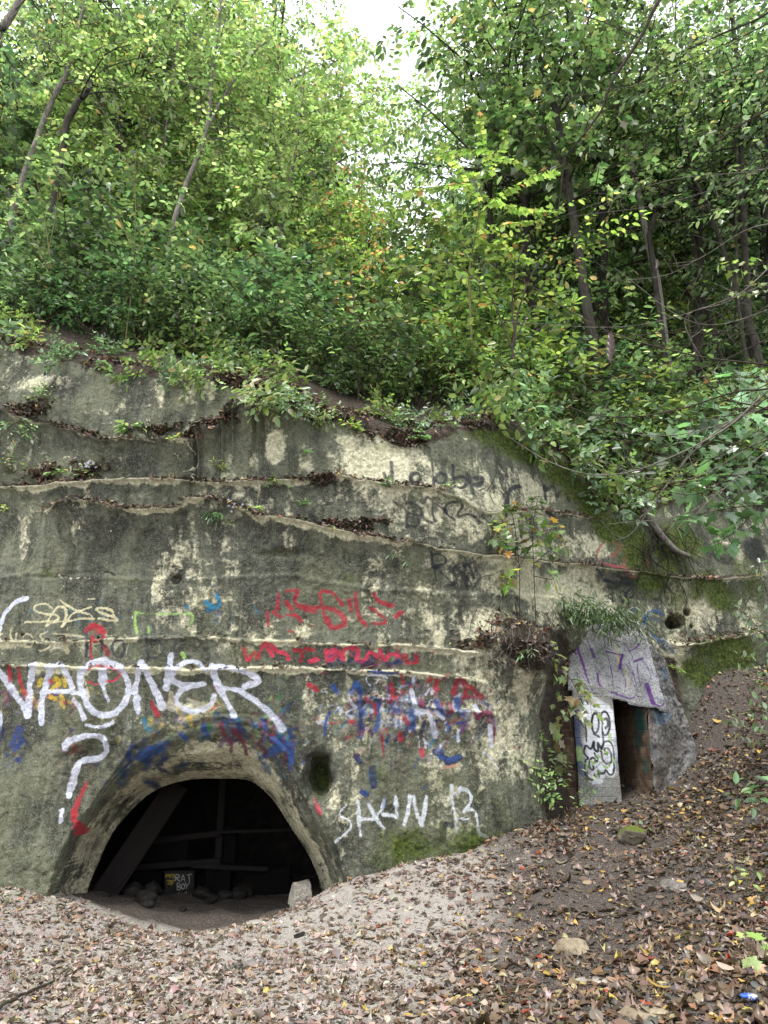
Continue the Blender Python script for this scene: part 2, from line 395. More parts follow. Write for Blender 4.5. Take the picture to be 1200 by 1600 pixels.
def line_xz(pts):
    p = catmull(pts, 6); x, z, _ = hit0(p[:, 0], p[:, 1]); o = np.argsort(x); return x[o], z[o]
RIM_PX = [(-60, 520), (0, 535), (60, 560), (150, 578), (260, 592), (330, 600), (400, 612), (470, 645), (530, 662), (640, 690), (700, 680), (780, 672), (850, 695), (900, 735), (945, 785), (1000, 800), (1060, 780), (1200, 765)]
rx, rz_ = line_xz(RIM_PX)
rx = np.concatenate([[-16], rx, [10, 18]]); rz_ = np.concatenate([[rz_[0] + .4], rz_, [rz_[-1] + .6, rz_[-1] + 1.5]])
def rim(x): return np.interp(x, rx, rz_)
LEDGES = [   # polyline in the photo, bench depth, bench height, litter weight, paleness
    ([(-40, 640), (40, 655), (130, 682), (200, 692), (290, 688), (335, 672), (370, 645), (420, 632), (500, 665)], .26, .10, 1.0, .5),
    ([(-40, 770), (40, 762), (120, 752), (250, 752), (420, 756), (520, 745), (600, 758), (690, 768), (760, 800), (850, 800), (940, 815)], .11, .05, .55, .7),
    ([(60, 800), (150, 790), (240, 800), (330, 784), (400, 806), (480, 818), (560, 838), (650, 850), (760, 868), (870, 880), (950, 888), (1080, 905), (1200, 900)], .17, .06, .6, 1.0),
    ([(-40, 905), (60, 898), (200, 905), (330, 905), (450, 900), (540, 915), (640, 925), (760, 930), (880, 935)], .02, .05, .0, .12),
    ([(-40, 1000), (100, 1003), (270, 996), (400, 1001), (560, 1006), (680, 1012), (770, 1025)], .07, .03, .08, 1.0),
    ([(-40, 1032), (100, 1042), (250, 1046), (420, 1044), (560, 1048), (660, 1052), (770, 1068)], .06, .03, .1, .9),
    ([(520, 1100), (600, 1092), (700, 1108), (790, 1118)], .05, .04, .05, .5),
    ([(1040, 1010), (1100, 1005), (1200, 985)], .10, .08, .2, .7),
]
LZ = []
for pts, d, h, lw, pl in LEDGES:
    lx, lz = line_xz(pts); LZ.append((lx, lz, d, h, lw, pl))
def led_w(x, lx): return sstep(lx[0] - .05, lx[0] + .35, x) * (1 - sstep(lx[-1] - .35, lx[-1] + .05, x))
def led_z(x, lx, lz, i): return np.interp(x, lx, lz) + .03 * (fbm(x * 2.2, x * 0 + i * 3, 3, i) - .5) + .018 * (vn(x * 9, x * 0, i) - .5)

# cave mouth outlines
def poly_at(pts, Y, n=5):
    p = catmull(pts + [pts[0]], n)[:-1]; a, b = ray(p[:, 0], p[:, 1]); return np.stack([a * Y, CAMZ + b * Y], 1)
CAVE_OUT = poly_at([(78, 1440), (84, 1385), (108, 1310), (145, 1245), (190, 1185), (250, 1140), (330, 1112), (405, 1116), (455, 1155), (487, 1212), (515, 1280), (540, 1345), (556, 1400), (530, 1470), (310, 1500), (110, 1490)], 8.0)
CAVE_IN = poly_at([(108, 1445), (118, 1398), (140, 1338), (172, 1280), (218, 1234), (282, 1212), (350, 1209), (392, 1214), (428, 1242), (460, 1292), (488, 1340), (506, 1392), (500, 1460), (310, 1490), (150, 1475)], 8.72)
def poly_dist(x, z, poly):
    """signed distance, inside positive"""
    sh = x.shape; x = x.ravel(); z = z.ravel(); d = np.full(x.shape, 1e9); ins = np.zeros(x.shape, bool)
    for i in range(len(poly)):
        a = poly[i]; b = poly[(i + 1) % len(poly)]; e = b - a
        t = np.clip(((x - a[0]) * e[0] + (z - a[1]) * e[1]) / (e @ e + 1e-12), 0, 1)
        d = np.minimum(d, (x - a[0] - t * e[0]) ** 2 + (z - a[1] - t * e[1]) ** 2)
        c = (a[1] > z) != (b[1] > z)
        with np.errstate(divide='ignore', invalid='ignore'):
            ins ^= c & (x < (b[0] - a[0]) * (z - a[1]) / (b[1] - a[1] + 1e-12) + a[0])
    return (np.sqrt(d) * np.where(ins, 1, -1)).reshape(sh)

PITS = [(503, 1212, .12, .22, .5), (1046, 976, .12, .08, .6), (1072, 957, .05, .04, .3), (276, 908, .06, .05, .12), (92, 900, .25, .04, .04), (445, 866, .25, .05, .05), (160, 1225, .35, .45, .14), (1080, 979, .03, .025, .2), (660, 1160, .3, .15, .06)]
PITXZ = [(*[float(v[0]) for v in hit0(px, py)[:2]], a, b, d) for px, py, a, b, d in PITS]

def Wf(x, z):
    x = np.asarray(x, float); z = np.asarray(z, float)
    k = sstep(2.78, 3.1, z)
    y = smooth_interp(x, LB, .08) * (1 - k) + smooth_interp(x, UB, .3) * k
    y = y + .03 * np.clip(z, 0, 2.5) + .085 * np.clip(z - 2.5, 0, 9)
    for i, (lx, lz, d, h, lw, pl) in enumerate(LZ):
        zl = led_z(x, lx, lz, i); wx = led_w(x, lx); q = (z - zl)
        d = d * 1.35; y = y - wx * min(.03, d * .22) * np.exp(-((q + .012) / .018) ** 2); y = y + wx * d * (sstep(0, h, q) - 1) * 1.0 + wx * d * (1 - np.exp(-np.clip(-q, 0, 9) / .35)) * (q < 0) * .9 + wx * d * (q >= 0) * 0
    # debris mound above the buttress
    mm = np.exp(-(((x - 1.80) / .55) ** 2 + ((z - 2.76) / .42) ** 2)) ; y = y - .46 * mm * (.6 + .8 * fbm(x * 5, z * 5, 4, 4)) - .11 * sstep(.15, .5, mm) * (fbm(x * 11, z * 11, 4, 7) - .5)
    # large relief
    y = y + .22 * (fbm(x * .45, z * .5, 3, 1) - .5) + .10 * (fbm(x * 1.6, z * 1.8, 3, 2) - .5)
    for px_, pz_, a, b, d in PITXZ:
        r = (((x - px_) / a) ** 2 + ((z - pz_) / b) ** 2) * (1 + 1.1 * (fbm(x * 9, z * 9, 3, 13) - .5)); y = y + d * np.exp(-r ** 1.6)
    # hill above the rim
    zr = rim(x) + .12 * (fbm(x * 1.3, x * 0 + 9, 3, 6) - .5); q = np.clip(z - zr, 0, 99)
    y = y + 1.35 * q * sstep(0, .5, q) + .10 * (fbm(x * 2.5, z * 2.5, 3, 8) - .5) * sstep(0, .4, q)
    return y

CX = np.arange(-18, 20.01, .1); CZ = np.arange(-.5, 34, .1); CXg, CZg = np.meshgrid(CX, CZ, indexing='ij')
for _it in range(3):                                 # settle ledge lines, rim and pits on the finished relief
    CWi = Wf(CXg[:, :90], CZg[:, :90])
    def hit_c(px, py):
        a, b = ray(px, py); a = np.atleast_1d(a); b = np.atleast_1d(b); Y = np.linspace(7, 15, 500)[None, :]; x_ = a[:, None] * Y; z_ = CAMZ + b[:, None] * Y
        i = np.clip(((x_ + 18) / .1).astype(int), 0, len(CX) - 2); j = np.clip(((z_ + .5) / .1).astype(int), 0, 88); u = (x_ + 18) / .1 - i; v = np.clip((z_ + .5) / .1 - j, 0, 1)
        w_ = (CWi[i, j] * (1 - u) + CWi[i + 1, j] * u) * (1 - v) + (CWi[i, j + 1] * (1 - u) + CWi[i + 1, j + 1] * u) * v
        k = np.argmax(Y - w_ > 0, 1); y = Y[0, k]; return a * y, CAMZ + b * y
    for i, (pts, d, h, lw, pl) in enumerate(LEDGES):
        p = catmull(pts, 6); x_, z_ = hit_c(p[:, 0], p[:, 1]); o_ = np.argsort(x_); LZ[i] = (x_[o_], z_[o_], d, h, lw, pl)
    p = catmull(RIM_PX, 6); x_, z_ = hit_c(p[:, 0], p[:, 1]); o_ = np.argsort(x_); x_, z_ = x_[o_], z_[o_]
    rx = np.concatenate([[-16], x_, [10, 18]]); rz_ = np.concatenate([[z_[0] + .4], z_, [z_[-1] + .6, z_[-1] + 1.5]])
    PITXZ = [(*[float(v[0]) for v in hit_c(px, py)], a, b, d) for px, py, a, b, d in PITS]
fx = .0125
XS = np.concatenate([np.arange(-16, -6.0, .12), np.arange(-6.0, 6.6, fx), np.arange(6.6, 18.01, .12)])
ZS = np.arange(-.45, 7.5, fx)
X, Z = np.meshgrid(XS, ZS, indexing='ij')
Yw = Wf(X, Z)
# cave funnel
ix0, ix1 = np.searchsorted(XS, (-4.6, .6)); iz1 = np.searchsorted(ZS, 2.6)
Xs_, Zs_ = X[ix0:ix1, :iz1], Z[ix0:ix1, :iz1]
do = poly_dist(Xs_, Zs_, CAVE_OUT); di = poly_dist(Xs_, Zs_, CAVE_IN)
tt = np.clip(do / (np.clip(do, 0, 9) + np.clip(-di, 0, 9) + 1e-6), 0, 1); tt[do < 0] = 0; tt[di > 0] = 1
fol = fbm(np.arctan2(Zs_ - .2, Xs_ + 2.0) * 2.2, tt * 6, 4, 12) - .5       # flowing tool-worn grooves along the arch
Yw[ix0:ix1, :iz1] += (.40 * tt ** 1.4 + .38 * tt ** 3) + .22 * np.clip(di, 0, .05) / .05 * 1.0 + .12 * fol * np.clip(do + .5, 0, .5) * 2
hole = np.zeros_like(X, bool); hole[ix0:ix1, :iz1] = di > .055
rough = .030 * (fbm(X * 6, Z * 6, 4, 20) - .5) + .014 * (fbm(X * 25, Z * 25, 3, 21) - .5) * 1.2
vert = .007 * (fbm(X * 11, Z * 2.0, 3, 22) - .5)
lowgrit = .022 * np.clip(fbm(X * 14, Z * 14, 3, 23) - .5, -.2, 1) * sstep(2.0, 1.4, Z)
crack = -np.exp(-((fbm(X * 1.5, Z * 3.2, 4, 24) - .5) / .006) ** 2) * .005
Yw += rough + vert - lowgrit - crack
# sampling + sight-line intersection
CW = Wf(CXg, CZg)
def bil(xs, zs, A, x, z):
    i = np.clip(np.searchsorted(xs, x) - 1, 0, len(xs) - 2); j = np.clip(np.searchsorted(zs, z) - 1, 0, len(zs) - 2)
    u = np.clip((x - xs[i]) / (xs[i + 1] - xs[i]), 0, 1); v = np.clip((z - zs[j]) / (zs[j + 1] - zs[j]), 0, 1)
    return (A[i, j] * (1 - u) + A[i + 1, j] * u) * (1 - v) + (A[i, j + 1] * (1 - u) + A[i + 1, j + 1] * u) * v
def Wsamp(x, z):
    x = np.asarray(x, float); z = np.asarray(z, float)
    return np.where(z < 7.4, bil(XS, ZS, Yw, x, z), bil(CX, CZ, CW, x, z))
def hitw(px, py):
    a, b = ray(px, py); a = np.atleast_1d(a); b = np.atleast_1d(b); Y = np.concatenate([np.arange(7, 14, .02), np.arange(14, 60, .1)])[None, :]
    d = Y - Wsamp(a[:, None] * Y, CAMZ + b[:, None] * Y); k = np.argmax(d > 0, 1); y = Y[0, k]
    return np.stack([a * y, y, CAMZ + b * y], 1)

# ---- masks
pale = np.zeros_like(X); moss = np.zeros_like(X); soil = np.zeros_like(X); dark = np.zeros_like(X); bench = np.zeros_like(X)
for i, (lx, lz, d, h, lw, pl) in enumerate(LZ):
    zl = led_z(X[:, :1], lx, lz, i); wx = led_w(X[:, :1], lx); q = Z - zl
    gate = sstep(.40, .58, fbm(X[:, :1] * 1.1, X[:, :1] * 0, 3, 40 + i)) * .9 + .1
    brk = sstep(.36, .56, fbm(X[:, :1] * 2.3, X[:, :1] * 0 + 5, 4, 140 + i)); jq = q + .05 * (fbm(X * 8, Z * 8, 3, 150 + i) - .5)
    pale = np.maximum(pale, wx * pl * ((.35 + .65 * brk) * np.exp(-((jq + .012) / (.012 + .028 * brk)) ** 2) + .75 * gate * np.exp(-np.clip(-jq, 0, 9) / .13) * (jq < 0) * (.25 + 1.3 * fbm(X * 14, Z * 1.5, 3, 160 + i) ** 1.5)))
    bench = np.maximum(bench, wx * lw * sstep(-.02, .0, q) * (1 - sstep(h * 1.0, h * 1.9, q)))
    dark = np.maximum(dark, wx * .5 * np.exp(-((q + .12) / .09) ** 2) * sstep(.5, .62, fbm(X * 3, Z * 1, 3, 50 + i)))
def blob(A, px, py, rpx, rpy, s):
    x, y, z = hitw(px, py)[0]; k = y / FPX; rx_, rz2 = rpx * k, rpy * k
    i0, i1 = np.searchsorted(XS, (x - 2.2 * rx_, x + 2.2 * rx_)); j0, j1 = np.searchsorted(ZS, (z - 2.2 * rz2, z + 2.2 * rz2))
    S = (slice(i0, i1), slice(j0, j1)); r = ((X[S] - x) / rx_) ** 2 + ((Z[S] - z) / rz2) ** 2
    r = r * (1 + .8 * (fbm(X[S] * 4, Z[S] * 4, 3, px % 13) - .5)); A[S] = np.maximum(A[S], s * np.exp(-r ** 1.5))
for b_ in [(590, 725, 70, 55, .95), (760, 790, 120, 60, .6), (660, 810, 80, 50, .5), (830, 770, 60, 40, .55), (900, 950, 60, 30, .6), (720, 900, 60, 30, .5), (430, 700, 22, 40, .7), (480, 720, 18, 30, .45), (700, 800, 90, 45, .55), (770, 740, 80, 40, .35), (840, 800, 60, 40, .45), (780, 880, 120, 22, .7), (860, 925, 130, 35, 1), (930, 900, 50, 18, .9), (820, 850, 60, 30, .6), (920, 850, 50, 25, .6), (700, 950, 70, 60, .35), (640, 970, 60, 35, .3),
           (1130, 860, 60, 25, .6), (1090, 950, 70, 60, .6), (1060, 1020, 40, 40, .75), (950, 980, 60, 40, .6), (475, 985, 22, 18, .9), (640, 1115, 60, 20, .6), (560, 1100, 50, 25, .35), (770, 1165, 30, 60, .5), (60, 600, 80, 20, .55), (200, 640, 120, 15, .35), (380, 620, 90, 16, .35),
           (110, 820, 60, 30, .3), (300, 840, 60, 40, .25), (40, 700, 60, 30, .35), (340, 1175, 60, 22, .75), (400, 1190, 40, 20, .7), (290, 1180, 40, 14, .5), (550, 960, 60, 20, .2), (330, 1125, 60, 12, .5), (300, 1105, 60, 10, .6), (620, 860, 60, 20, .4), (900, 860, 60, 20, .5), (1170, 960, 40, 40, .5), (440, 1240, 30, 60, .3), (520, 1120, 30, 12, .4)]:
    blob(pale, *b_)
for b_ in [(690, 665, 100, 30, .9), (800, 695, 110, 34, 1), (850, 720, 70, 24, 1), (905, 770, 40, 26, 1), (960, 830, 50, 36, 1), (1020, 900, 40, 40, 1), (1060, 850, 60, 40, 1), (1120, 930, 60, 30, .9), (870, 740, 50, 28, .95), (930, 800, 40, 40, .95), (990, 850, 45, 50, 1), (1050, 880, 45, 60, .9), (1100, 915, 60, 40, .85), (1140, 1020, 80, 32, 1), (1100, 1050, 60, 30, .9), (1180, 900, 40, 60, .6), (1060, 930, 30, 50, .7),
           (630, 1330, 60, 40, .75), (720, 1325, 60, 40, .8), (700, 1225, 40, 25, .55), (590, 1215, 25, 30, .45), (545, 905, 14, 16, .6), (70, 898, 26, 10, .6), (215, 908, 30, 8, .5), (440, 868, 50, 12, .5), (610, 1010, 60, 12, .35), (400, 1020, 50, 14, .4), (505, 1215, 18, 30, .8), (720, 780, 50, 12, .5), (600, 700, 80, 14, .5), (840, 1200, 20, 60, .4), (760, 1270, 60, 50, .35), (350, 610, 60, 12, .4), (940, 910, 40, 20, .4), (780, 1330, 40, 30, .6)]:
    blob(moss, *b_)
for b_ in [(1130, 865, 34, 22, .9), (1180, 862, 30, 30, .9), (1125, 925, 22, 26, .8), (640, 720, 12, 50, .5), (850, 900, 20, 40, .5), (960, 905, 60, 20, .8), (650, 960, 30, 40, .35), (760, 985, 30, 30, .3), (520, 960, 40, 24, .3), (120, 600, 60, 30, .5), (210, 590, 60, 22, .6), (30, 900, 120, 50, .25), (200, 1300, 30, 60, .5), (165, 1330, 20, 50, .5)]:
    blob(dark, *b_)
zr = rim(X[:, :1]); q = Z - zr
soil = np.maximum(soil, sstep(-.08, .12, q + .25 * (fbm(X * 3, Z * 3, 3, 60) - .5)))
soil = np.maximum(soil, bench * .9)
jx = .35 * (fbm(X * 4, Z * 4, 4, 66) - .5); soil = np.maximum(soil, .95 * np.exp(-(((X - 1.85 + jx) / .60) ** 2 + ((Z - 2.80 + jx) / .34) ** 2) ** 2)); soil = np.maximum(soil, sstep(1.72, 1.92, X + jx * .8 - .10 * (Z - 1.5)) * (1 - sstep(2.8, 3.0, Z)) * (1 - sstep(4, 4.3, X)) * .85)
moss = np.maximum(moss, sstep(-.25, .05, q) * sstep(.45, .6, fbm(X * 1.4, Z * 1.4, 3, 61)) * .75 * sstep(-1, .6, X))
pale = np.maximum(pale, .46 * sstep(.47, .66, fbm(X * .8, Z * 1.0, 3, 68)) * sstep(-4.5, 1.5, X + .3 * Z)); pale = np.maximum(pale, .36 * sstep(.56, .7, fbm(X * 3, Z * .9, 4, 69)))
pale *= (.30 + 1.15 * fbm(X * 5, Z * 2.2, 4, 62))
crk = np.exp(-((fbm(X * 1.5, Z * 3.2, 4, 24) - .5) / .006) ** 2) * sstep(.5, .62, fbm(X * 1.2, Z * 1.2, 3, 75)) * (Z < 3.6); dark = np.maximum(dark, .95 * crk)
thin = np.exp(-((fbm(X * 1.1, Z * 2.6, 4, 63) - .5) / .0035) ** 2) * sstep(.5, .62, fbm(X * .9, Z * 1.2, 3, 64)) * (Z > 2.3); pale = np.maximum(pale, .75 * thin * sstep(.4, .6, fbm(X * 7, Z * 7, 3, 74)))
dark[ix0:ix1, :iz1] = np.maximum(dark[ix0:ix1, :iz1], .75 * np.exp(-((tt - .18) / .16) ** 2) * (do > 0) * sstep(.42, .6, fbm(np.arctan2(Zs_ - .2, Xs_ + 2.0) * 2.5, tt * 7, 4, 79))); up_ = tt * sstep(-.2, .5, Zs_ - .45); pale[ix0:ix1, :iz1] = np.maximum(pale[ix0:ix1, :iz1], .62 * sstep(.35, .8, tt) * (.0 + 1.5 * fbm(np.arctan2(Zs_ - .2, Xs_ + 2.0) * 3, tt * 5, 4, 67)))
moss *= (.62 + .95 * fbm(X * 4, Z * 4, 4, 65))

# ---- graffiti: strokes surveyed from the photo, laid on the rock in wall coordinates (x, z)
PC = np.zeros(X.shape + (3,)); PA = np.zeros(X.shape)
WHT = (.66, .69, .80); CRM = (.62, .58, .36); RED = (.40, .025, .04); DRED = (.26, .02, .03); BLU = (.025, .07, .25); NAV = (.012, .022, .09); TEA = (.02, .16, .27)
BLK = (.022, .026, .038); LIM = (.33, .55, .15); YEL = (.62, .46, .05); PUR = (.11, .035, .16); GRN = (.04, .18, .04); MAR = (.17, .012, .05); PNK = (.62, .05, .10)
def z1(p, o=(0, 900), s=4.0): return [(o[0] + x / s, o[1] + y / s) for x, y in p]
def z2(p): return z1(p, (0, 1020), 5.333)
def z3(p): return z1(p, (200, 1000))
def z4(p): return z1(p, (360, 900))
def z5(p): return z1(p, (480, 1040))
def z6(p): return z1(p, (500, 1180))
def z8(p): return z1(p, (600, 700))
def z9(p): return z1(p, (880, 800), 3.75)
def ell(cx, cy, a, b, n=12): return [(cx + a * math.cos(t), cy + b * math.sin(t)) for t in np.linspace(0, 2 * math.pi, n)]
ST = []
def S(col, wd, pts, al=1.0, soft=.25): ST.append((col, wd, pts, al, soft))
rg = random.Random(5)

# haze of old paint under the lettering
for cx, cy, ax, ay, n, cols, wmin, wmax, al in [
    (620, 1110, 135, 48, 520, [BLU, CRM, (.25, .25, .24), NAV, BLU, NAV, RED, WHT, WHT, (.3, .3, .36), TEA, DRED, BLK, BLK], 2.0, 7.5, .8), (610, 1165, 130, 60, 160, [NAV, DRED, (.3, .3, .33), BLK], 3, 9, .45),
    (330, 1130, 150, 42, 220, [BLU, NAV, BLK, CRM, DRED, GRN, TEA, (.35, .3, .2), YEL], 5, 12, .5), (240, 1190, 80, 45, 80, [NAV, BLU, (.05, .09, .08)], 7, 14, .5), (430, 1150, 42, 50, 100, [BLU, NAV, TEA, MAR], 5, 11, .7),
    (130, 965, 140, 42, 170, [BLK, (.05, .06, .08), TEA, CRM, NAV], 3, 8, .45), (80, 1090, 85, 38, 90, [RED, YEL, PUR, NAV, (.35, .33, .22)], 4, 9, .6), (330, 950, 90, 30, 30, [TEA, NAV, CRM, BLK], 4, 8, .5),
    (500, 970, 130, 50, 130, [(.3, .05, .06), BLK, (.35, .34, .25)], 3, 8, .35), (430, 1085, 50, 30, 32, [GRN, TEA, LIM, NAV], 4, 9, .55), (560, 1030, 125, 22, 150, [RED, NAV, BLU], 3, 7, .45), (690, 1085, 90, 35, 80, [RED, DRED, (.3, .3, .3)], 3, 8, .5),
    (110, 1180, 70, 50, 50, [DRED, (.12, .03, .03)], 6, 14, .28), (90, 1270, 80, 40, 16, [(.05, .12, .12), (.04, .08, .1)], 6, 12, .3), (760, 1120, 40, 60, 22, [MAR, WHT, (.2, .06, .1)], 3, 8, .5), (640, 1015, 80, 14, 20, [RED, PNK], 3, 6, .5),
    (30, 1170, 30, 25, 10, [NAV, BLU], 8, 14, .6), (180, 1010, 130, 25, 36, [BLK, (.3, .28, .18), NAV], 3, 7, .5)]:
    for k in range(n):
        x = cx + rg.gauss(0, ax * .5); y = cy + rg.gauss(0, ay * .5); L = rg.uniform(3, 17); an = rg.gauss(math.pi / 2, .8)
        S(rg.choice(cols), rg.uniform(wmin, wmax) * .8, [(x, y), (x + L * .5 * math.cos(an) + rg.uniform(-3, 3), y + L * .5 * math.sin(an)), (x + L * math.cos(an), y + L * math.sin(an))], al * rg.uniform(.5, 1), .5)
# left upper marks
S(WHT, 8, [(42, 935), (25, 941), (10, 957), (2, 978), (-4, 1002)])
for p in ([(330, 205), (290, 175), (230, 185), (215, 210), (270, 235), (350, 245), (365, 265), (330, 285), (160, 290)], [(290, 315), (310, 270), (345, 215), (370, 195), (400, 200), (415, 235), (400, 310), (385, 315)], [(295, 315), (330, 290), (395, 285)],
          [(380, 155), (430, 190), (500, 225), (560, 240), (585, 265)], [(575, 195), (520, 212), (460, 235), (430, 270), (400, 310)], [(415, 290), (500, 268), (590, 270)], [(715, 245), (700, 215), (640, 200), (605, 210), (640, 235), (720, 260), (738, 278), (700, 280), (620, 265)]):
    S(CRM, 3.8, z1(p), 1)
for p in ([(20, 360), (0, 370), (-10, 410), (10, 445), (30, 440), (30, 410)], [(70, 345), (66, 455)], [(105, 360), (100, 450)], [(66, 405), (102, 400)], ell(175, 405, 35, 42), [(300, 350), (255, 370), (270, 400), (315, 425), (290, 460), (250, 470)], [(335, 362), (430, 368), (525, 380)]):
    S((.50, .46, .30), 3.6, z1(p), .95)
S((.50, .46, .30), 7, z1([(415, 372), (412, 430), (420, 475)]), .95)
S(RED, 6, z1([(540, 345), (580, 305), (640, 330), (655, 370), (620, 400), (590, 408), (575, 380)]), .9)
S(RED, 9, z1([(560, 330), (640, 350)]), .7); S(RED, 5, z1([(568, 410), (570, 515)]), .85); S(DRED, 7, z1([(650, 440), (680, 490)]), .7)
for p in ([(580, 430), (620, 480), (680, 520)], [(780, 365), (805, 400), (800, 450), (790, 530)], [(440, 400), (480, 460), (525, 500)], [(930, 380), (990, 410), (1000, 480)], [(660, 370), (720, 380), (790, 375)]): S((.45, .43, .28), 1.8, z1(p), .8)
for p in ([(915, 365), (925, 440), (922, 520)], [(950, 400), (1010, 420), (1025, 460), (990, 505), (940, 510)], [(540, 370), (548, 440), (540, 500)], [(640, 400), (640, 500)], [(720, 400), (700, 460), (740, 510), (780, 480), (770, 410), (720, 400)], [(1140, 400), (1090, 440), (1085, 520)]): S((.03, .035, .045), 5, z1(p), .75)
S(LIM, 6, z1([(850, 225), (846, 290), (858, 355)]), .85); S(LIM, 5, z1([(850, 232), (1000, 240), (1195, 240), (1190, 310)]), .7); S(LIM, 6, z1([(930, 320), (932, 350)]), .7); S(LIM, 4, z1([(850, 400), (850, 520)]), .45); S(LIM, 7, z1([(1140, 485), (1150, 505)]), .85); S(TEA, 8, z1([(1160, 190), (1180, 205)]), .6)
S((.03, .25, .42), 6, z1([(1290, 170), (1330, 195), (1300, 215)]), .9); S((.03, .2, .35), 6, [(322, 940), (332, 950), (343, 945), (340, 930)], .85); S(TEA, 7, [(335, 915), (345, 925)], .6); S(NAV, 12, [(325, 955), (345, 958)], .6); S(TEA, 5, [(395, 945), (405, 958)], .7); S((.35, .24, .12), 6, [(335, 920), (350, 915)], .6)
# W A O N E R
S(WHT, 10, z2([(-40, 60), (0, 165), (60, 240), (130, 350), (200, 440), (232, 520)])); S(WHT, 9.5, z2([(265, 95), (262, 200), (252, 320), (245, 520)])); S(WHT, 11, z2([(255, 95), (285, 105)])); S(WHT, 9, z2([(0, 500), (8, 560), (-10, 640)]), .8)
S(WHT, 10, z2([(425, 105), (405, 200), (370, 320), (345, 450), (345, 580)])); S(WHT, 9.5, z2([(390, 105), (430, 130), (500, 95), (560, 190), (610, 290)])); S(WHT, 7, z2([(350, 335), (450, 320), (560, 322), (690, 345)])); S(WHT, 8, z2([(620, 395), (665, 450), (705, 545)]), .85)
S(WHT, 10.5, z2([(720, 380), (672, 280), (680, 170), (750, 95), (850, 72), (970, 110), (1050, 190), (1072, 310), (1030, 430), (950, 505), (850, 520), (760, 475), (700, 360)])); S(WHT, 7, z2([(720, 605), (820, 618), (890, 605), (945, 575)]), .8)
S(WHT, 11, z2([(855, 155), (858, 245)])); S(WHT, 6, z2([(862, 270), (880, 330), (905, 395)]), .9)
S(WHT, 11, z3([(85, 140), (62, 230), (48, 325)])); S(WHT, 11, z3([(55, 370), (60, 450)]), .95); S(WHT, 11, z3([(85, 150), (130, 230), (180, 330), (215, 415)]))
S(WHT, 11, z3([(270, 95), (255, 190), (242, 300)])); S(WHT, 8.5, z3([(485, 190), (435, 142), (370, 138), (310, 168), (272, 220), (290, 262), (350, 282), (440, 285)])); S(WHT, 8.5, z3([(480, 275), (390, 290), (325, 325), (305, 385), (370, 438), (455, 438), (520, 400), (540, 350)]), .9)
S(WHT, 10.5, z3([(535, 170), (550, 245), (590, 330), (630, 410), (662, 470)])); S(WHT, 10, z3([(525, 168), (620, 172), (720, 198), (795, 230), (808, 265), (730, 290)])); S(WHT, 9.5, z3([(600, 300), (690, 318), (790, 378), (870, 440), (930, 505), (970, 560)]), .85)
S(PNK, 3.5, z2([(735, 140), (800, 112), (880, 118), (960, 140), (1005, 180), (955, 232), (880, 240), (800, 265), (740, 240)]), .95)
S(WHT, 11, z2([(855, 155), (858, 245)])); S(CRM, 3.5, z2([(708, 220), (725, 300), (742, 362)]), .8)
for p, w_ in ([(78, 120), (90, 220)], 8), ([(165, 130), (178, 260), (212, 340)], 7), ([(425, 235), (440, 250)], 6): S(RED, w_, z2(p), .8)
for p in ([(340, 225), (330, 270)], [(470, 200), (500, 260)], [(530, 210), (540, 270)], [(420, 370), (470, 385)], [(510, 360), (530, 390)], [(440, 300), (480, 270)]): S(YEL, 7, z2(p), .8)
S(PUR, 12, z2([(90, 330), (60, 440)]), .5); S((.02, .05, .2), 18, z2([(160, 650), (130, 760)]), .65); S(NAV, 14, z2([(20, 640), (0, 720)]), .7)
S(DRED, 6, z3([(150, 390), (180, 460)]), .95); S(RED, 6, z3([(160, 420), (190, 470)]), .95); S(RED, 4, z3([(520, 440), (560, 410)]), .8)
# question mark
S(WHT, 9, z2([(545, 785), (570, 740), (650, 710), (760, 690), (850, 710), (890, 780), (870, 850), (790, 885), (690, 900), (640, 970), (610, 1080), (575, 1190)]), .95); S(WHT, 8, z2([(520, 1315), (510, 1400)]), .9)
S(RED, 7.5, z2([(720, 1090), (680, 1180), (635, 1280), (625, 1380), (660, 1450), (685, 1500)]), .85); S(BLK, 4, z2([(595, 1440), (590, 1550)]), .6)
# two red scrawls
for p, w_ in [([(300, 110), (296, 205)], 7), ([(345, 95), (415, 95), (400, 150), (430, 190), (530, 225)], 8), ([(350, 165), (380, 205)], 8), ([(232, 225), (236, 315)], 6), ([(270, 230), (320, 258)], 6), ([(350, 243), (410, 248), (445, 285)], 6), ([(365, 345), (395, 350)], 6), ([(560, 110), (575, 200), (600, 290)], 6), ([(575, 95), (640, 110), (700, 180)], 7), ([(600, 200), (660, 218), (715, 270), (700, 312), (630, 318), (605, 265)], 8),
               ([(785, 110), (790, 200), (810, 270), (850, 305)], 7), ([(740, 150), (760, 220)], 6), ([(895, 110), (930, 160), (1010, 185)], 8), ([(880, 200), (930, 240), (970, 290), (890, 300)], 7), ([(1035, 250), (1070, 225)], 8), ([(500, 310), (530, 320)], 5), ([(450, 190), (550, 200)], 7)]: S((.36, .03, .045), w_, z4(p), .85, .45)
for p, w_ in [([(85, 455), (110, 525), (150, 475), (170, 515), (200, 440), (225, 425), (240, 480), (265, 495), (250, 430), (300, 470), (350, 490), (365, 520)], 6.5), ([(395, 465), (450, 472), (440, 535)], 5.5), ([(470, 455), (525, 465)], 6), ([(500, 535), (545, 520)], 7), ([(600, 465), (605, 525), (660, 505), (655, 460), (610, 480), (680, 480), (705, 520), (710, 465), (760, 450), (800, 470), (790, 525), (840, 525), (870, 480), (925, 500), (935, 460), (965, 525), (1000, 490), (1050, 500)], 6.5), ([(1095, 500), (1110, 540), (1165, 540), (1160, 500)], 6)]: S(PNK if w_ > 6 else RED, w_, z4(p), .95, .3)
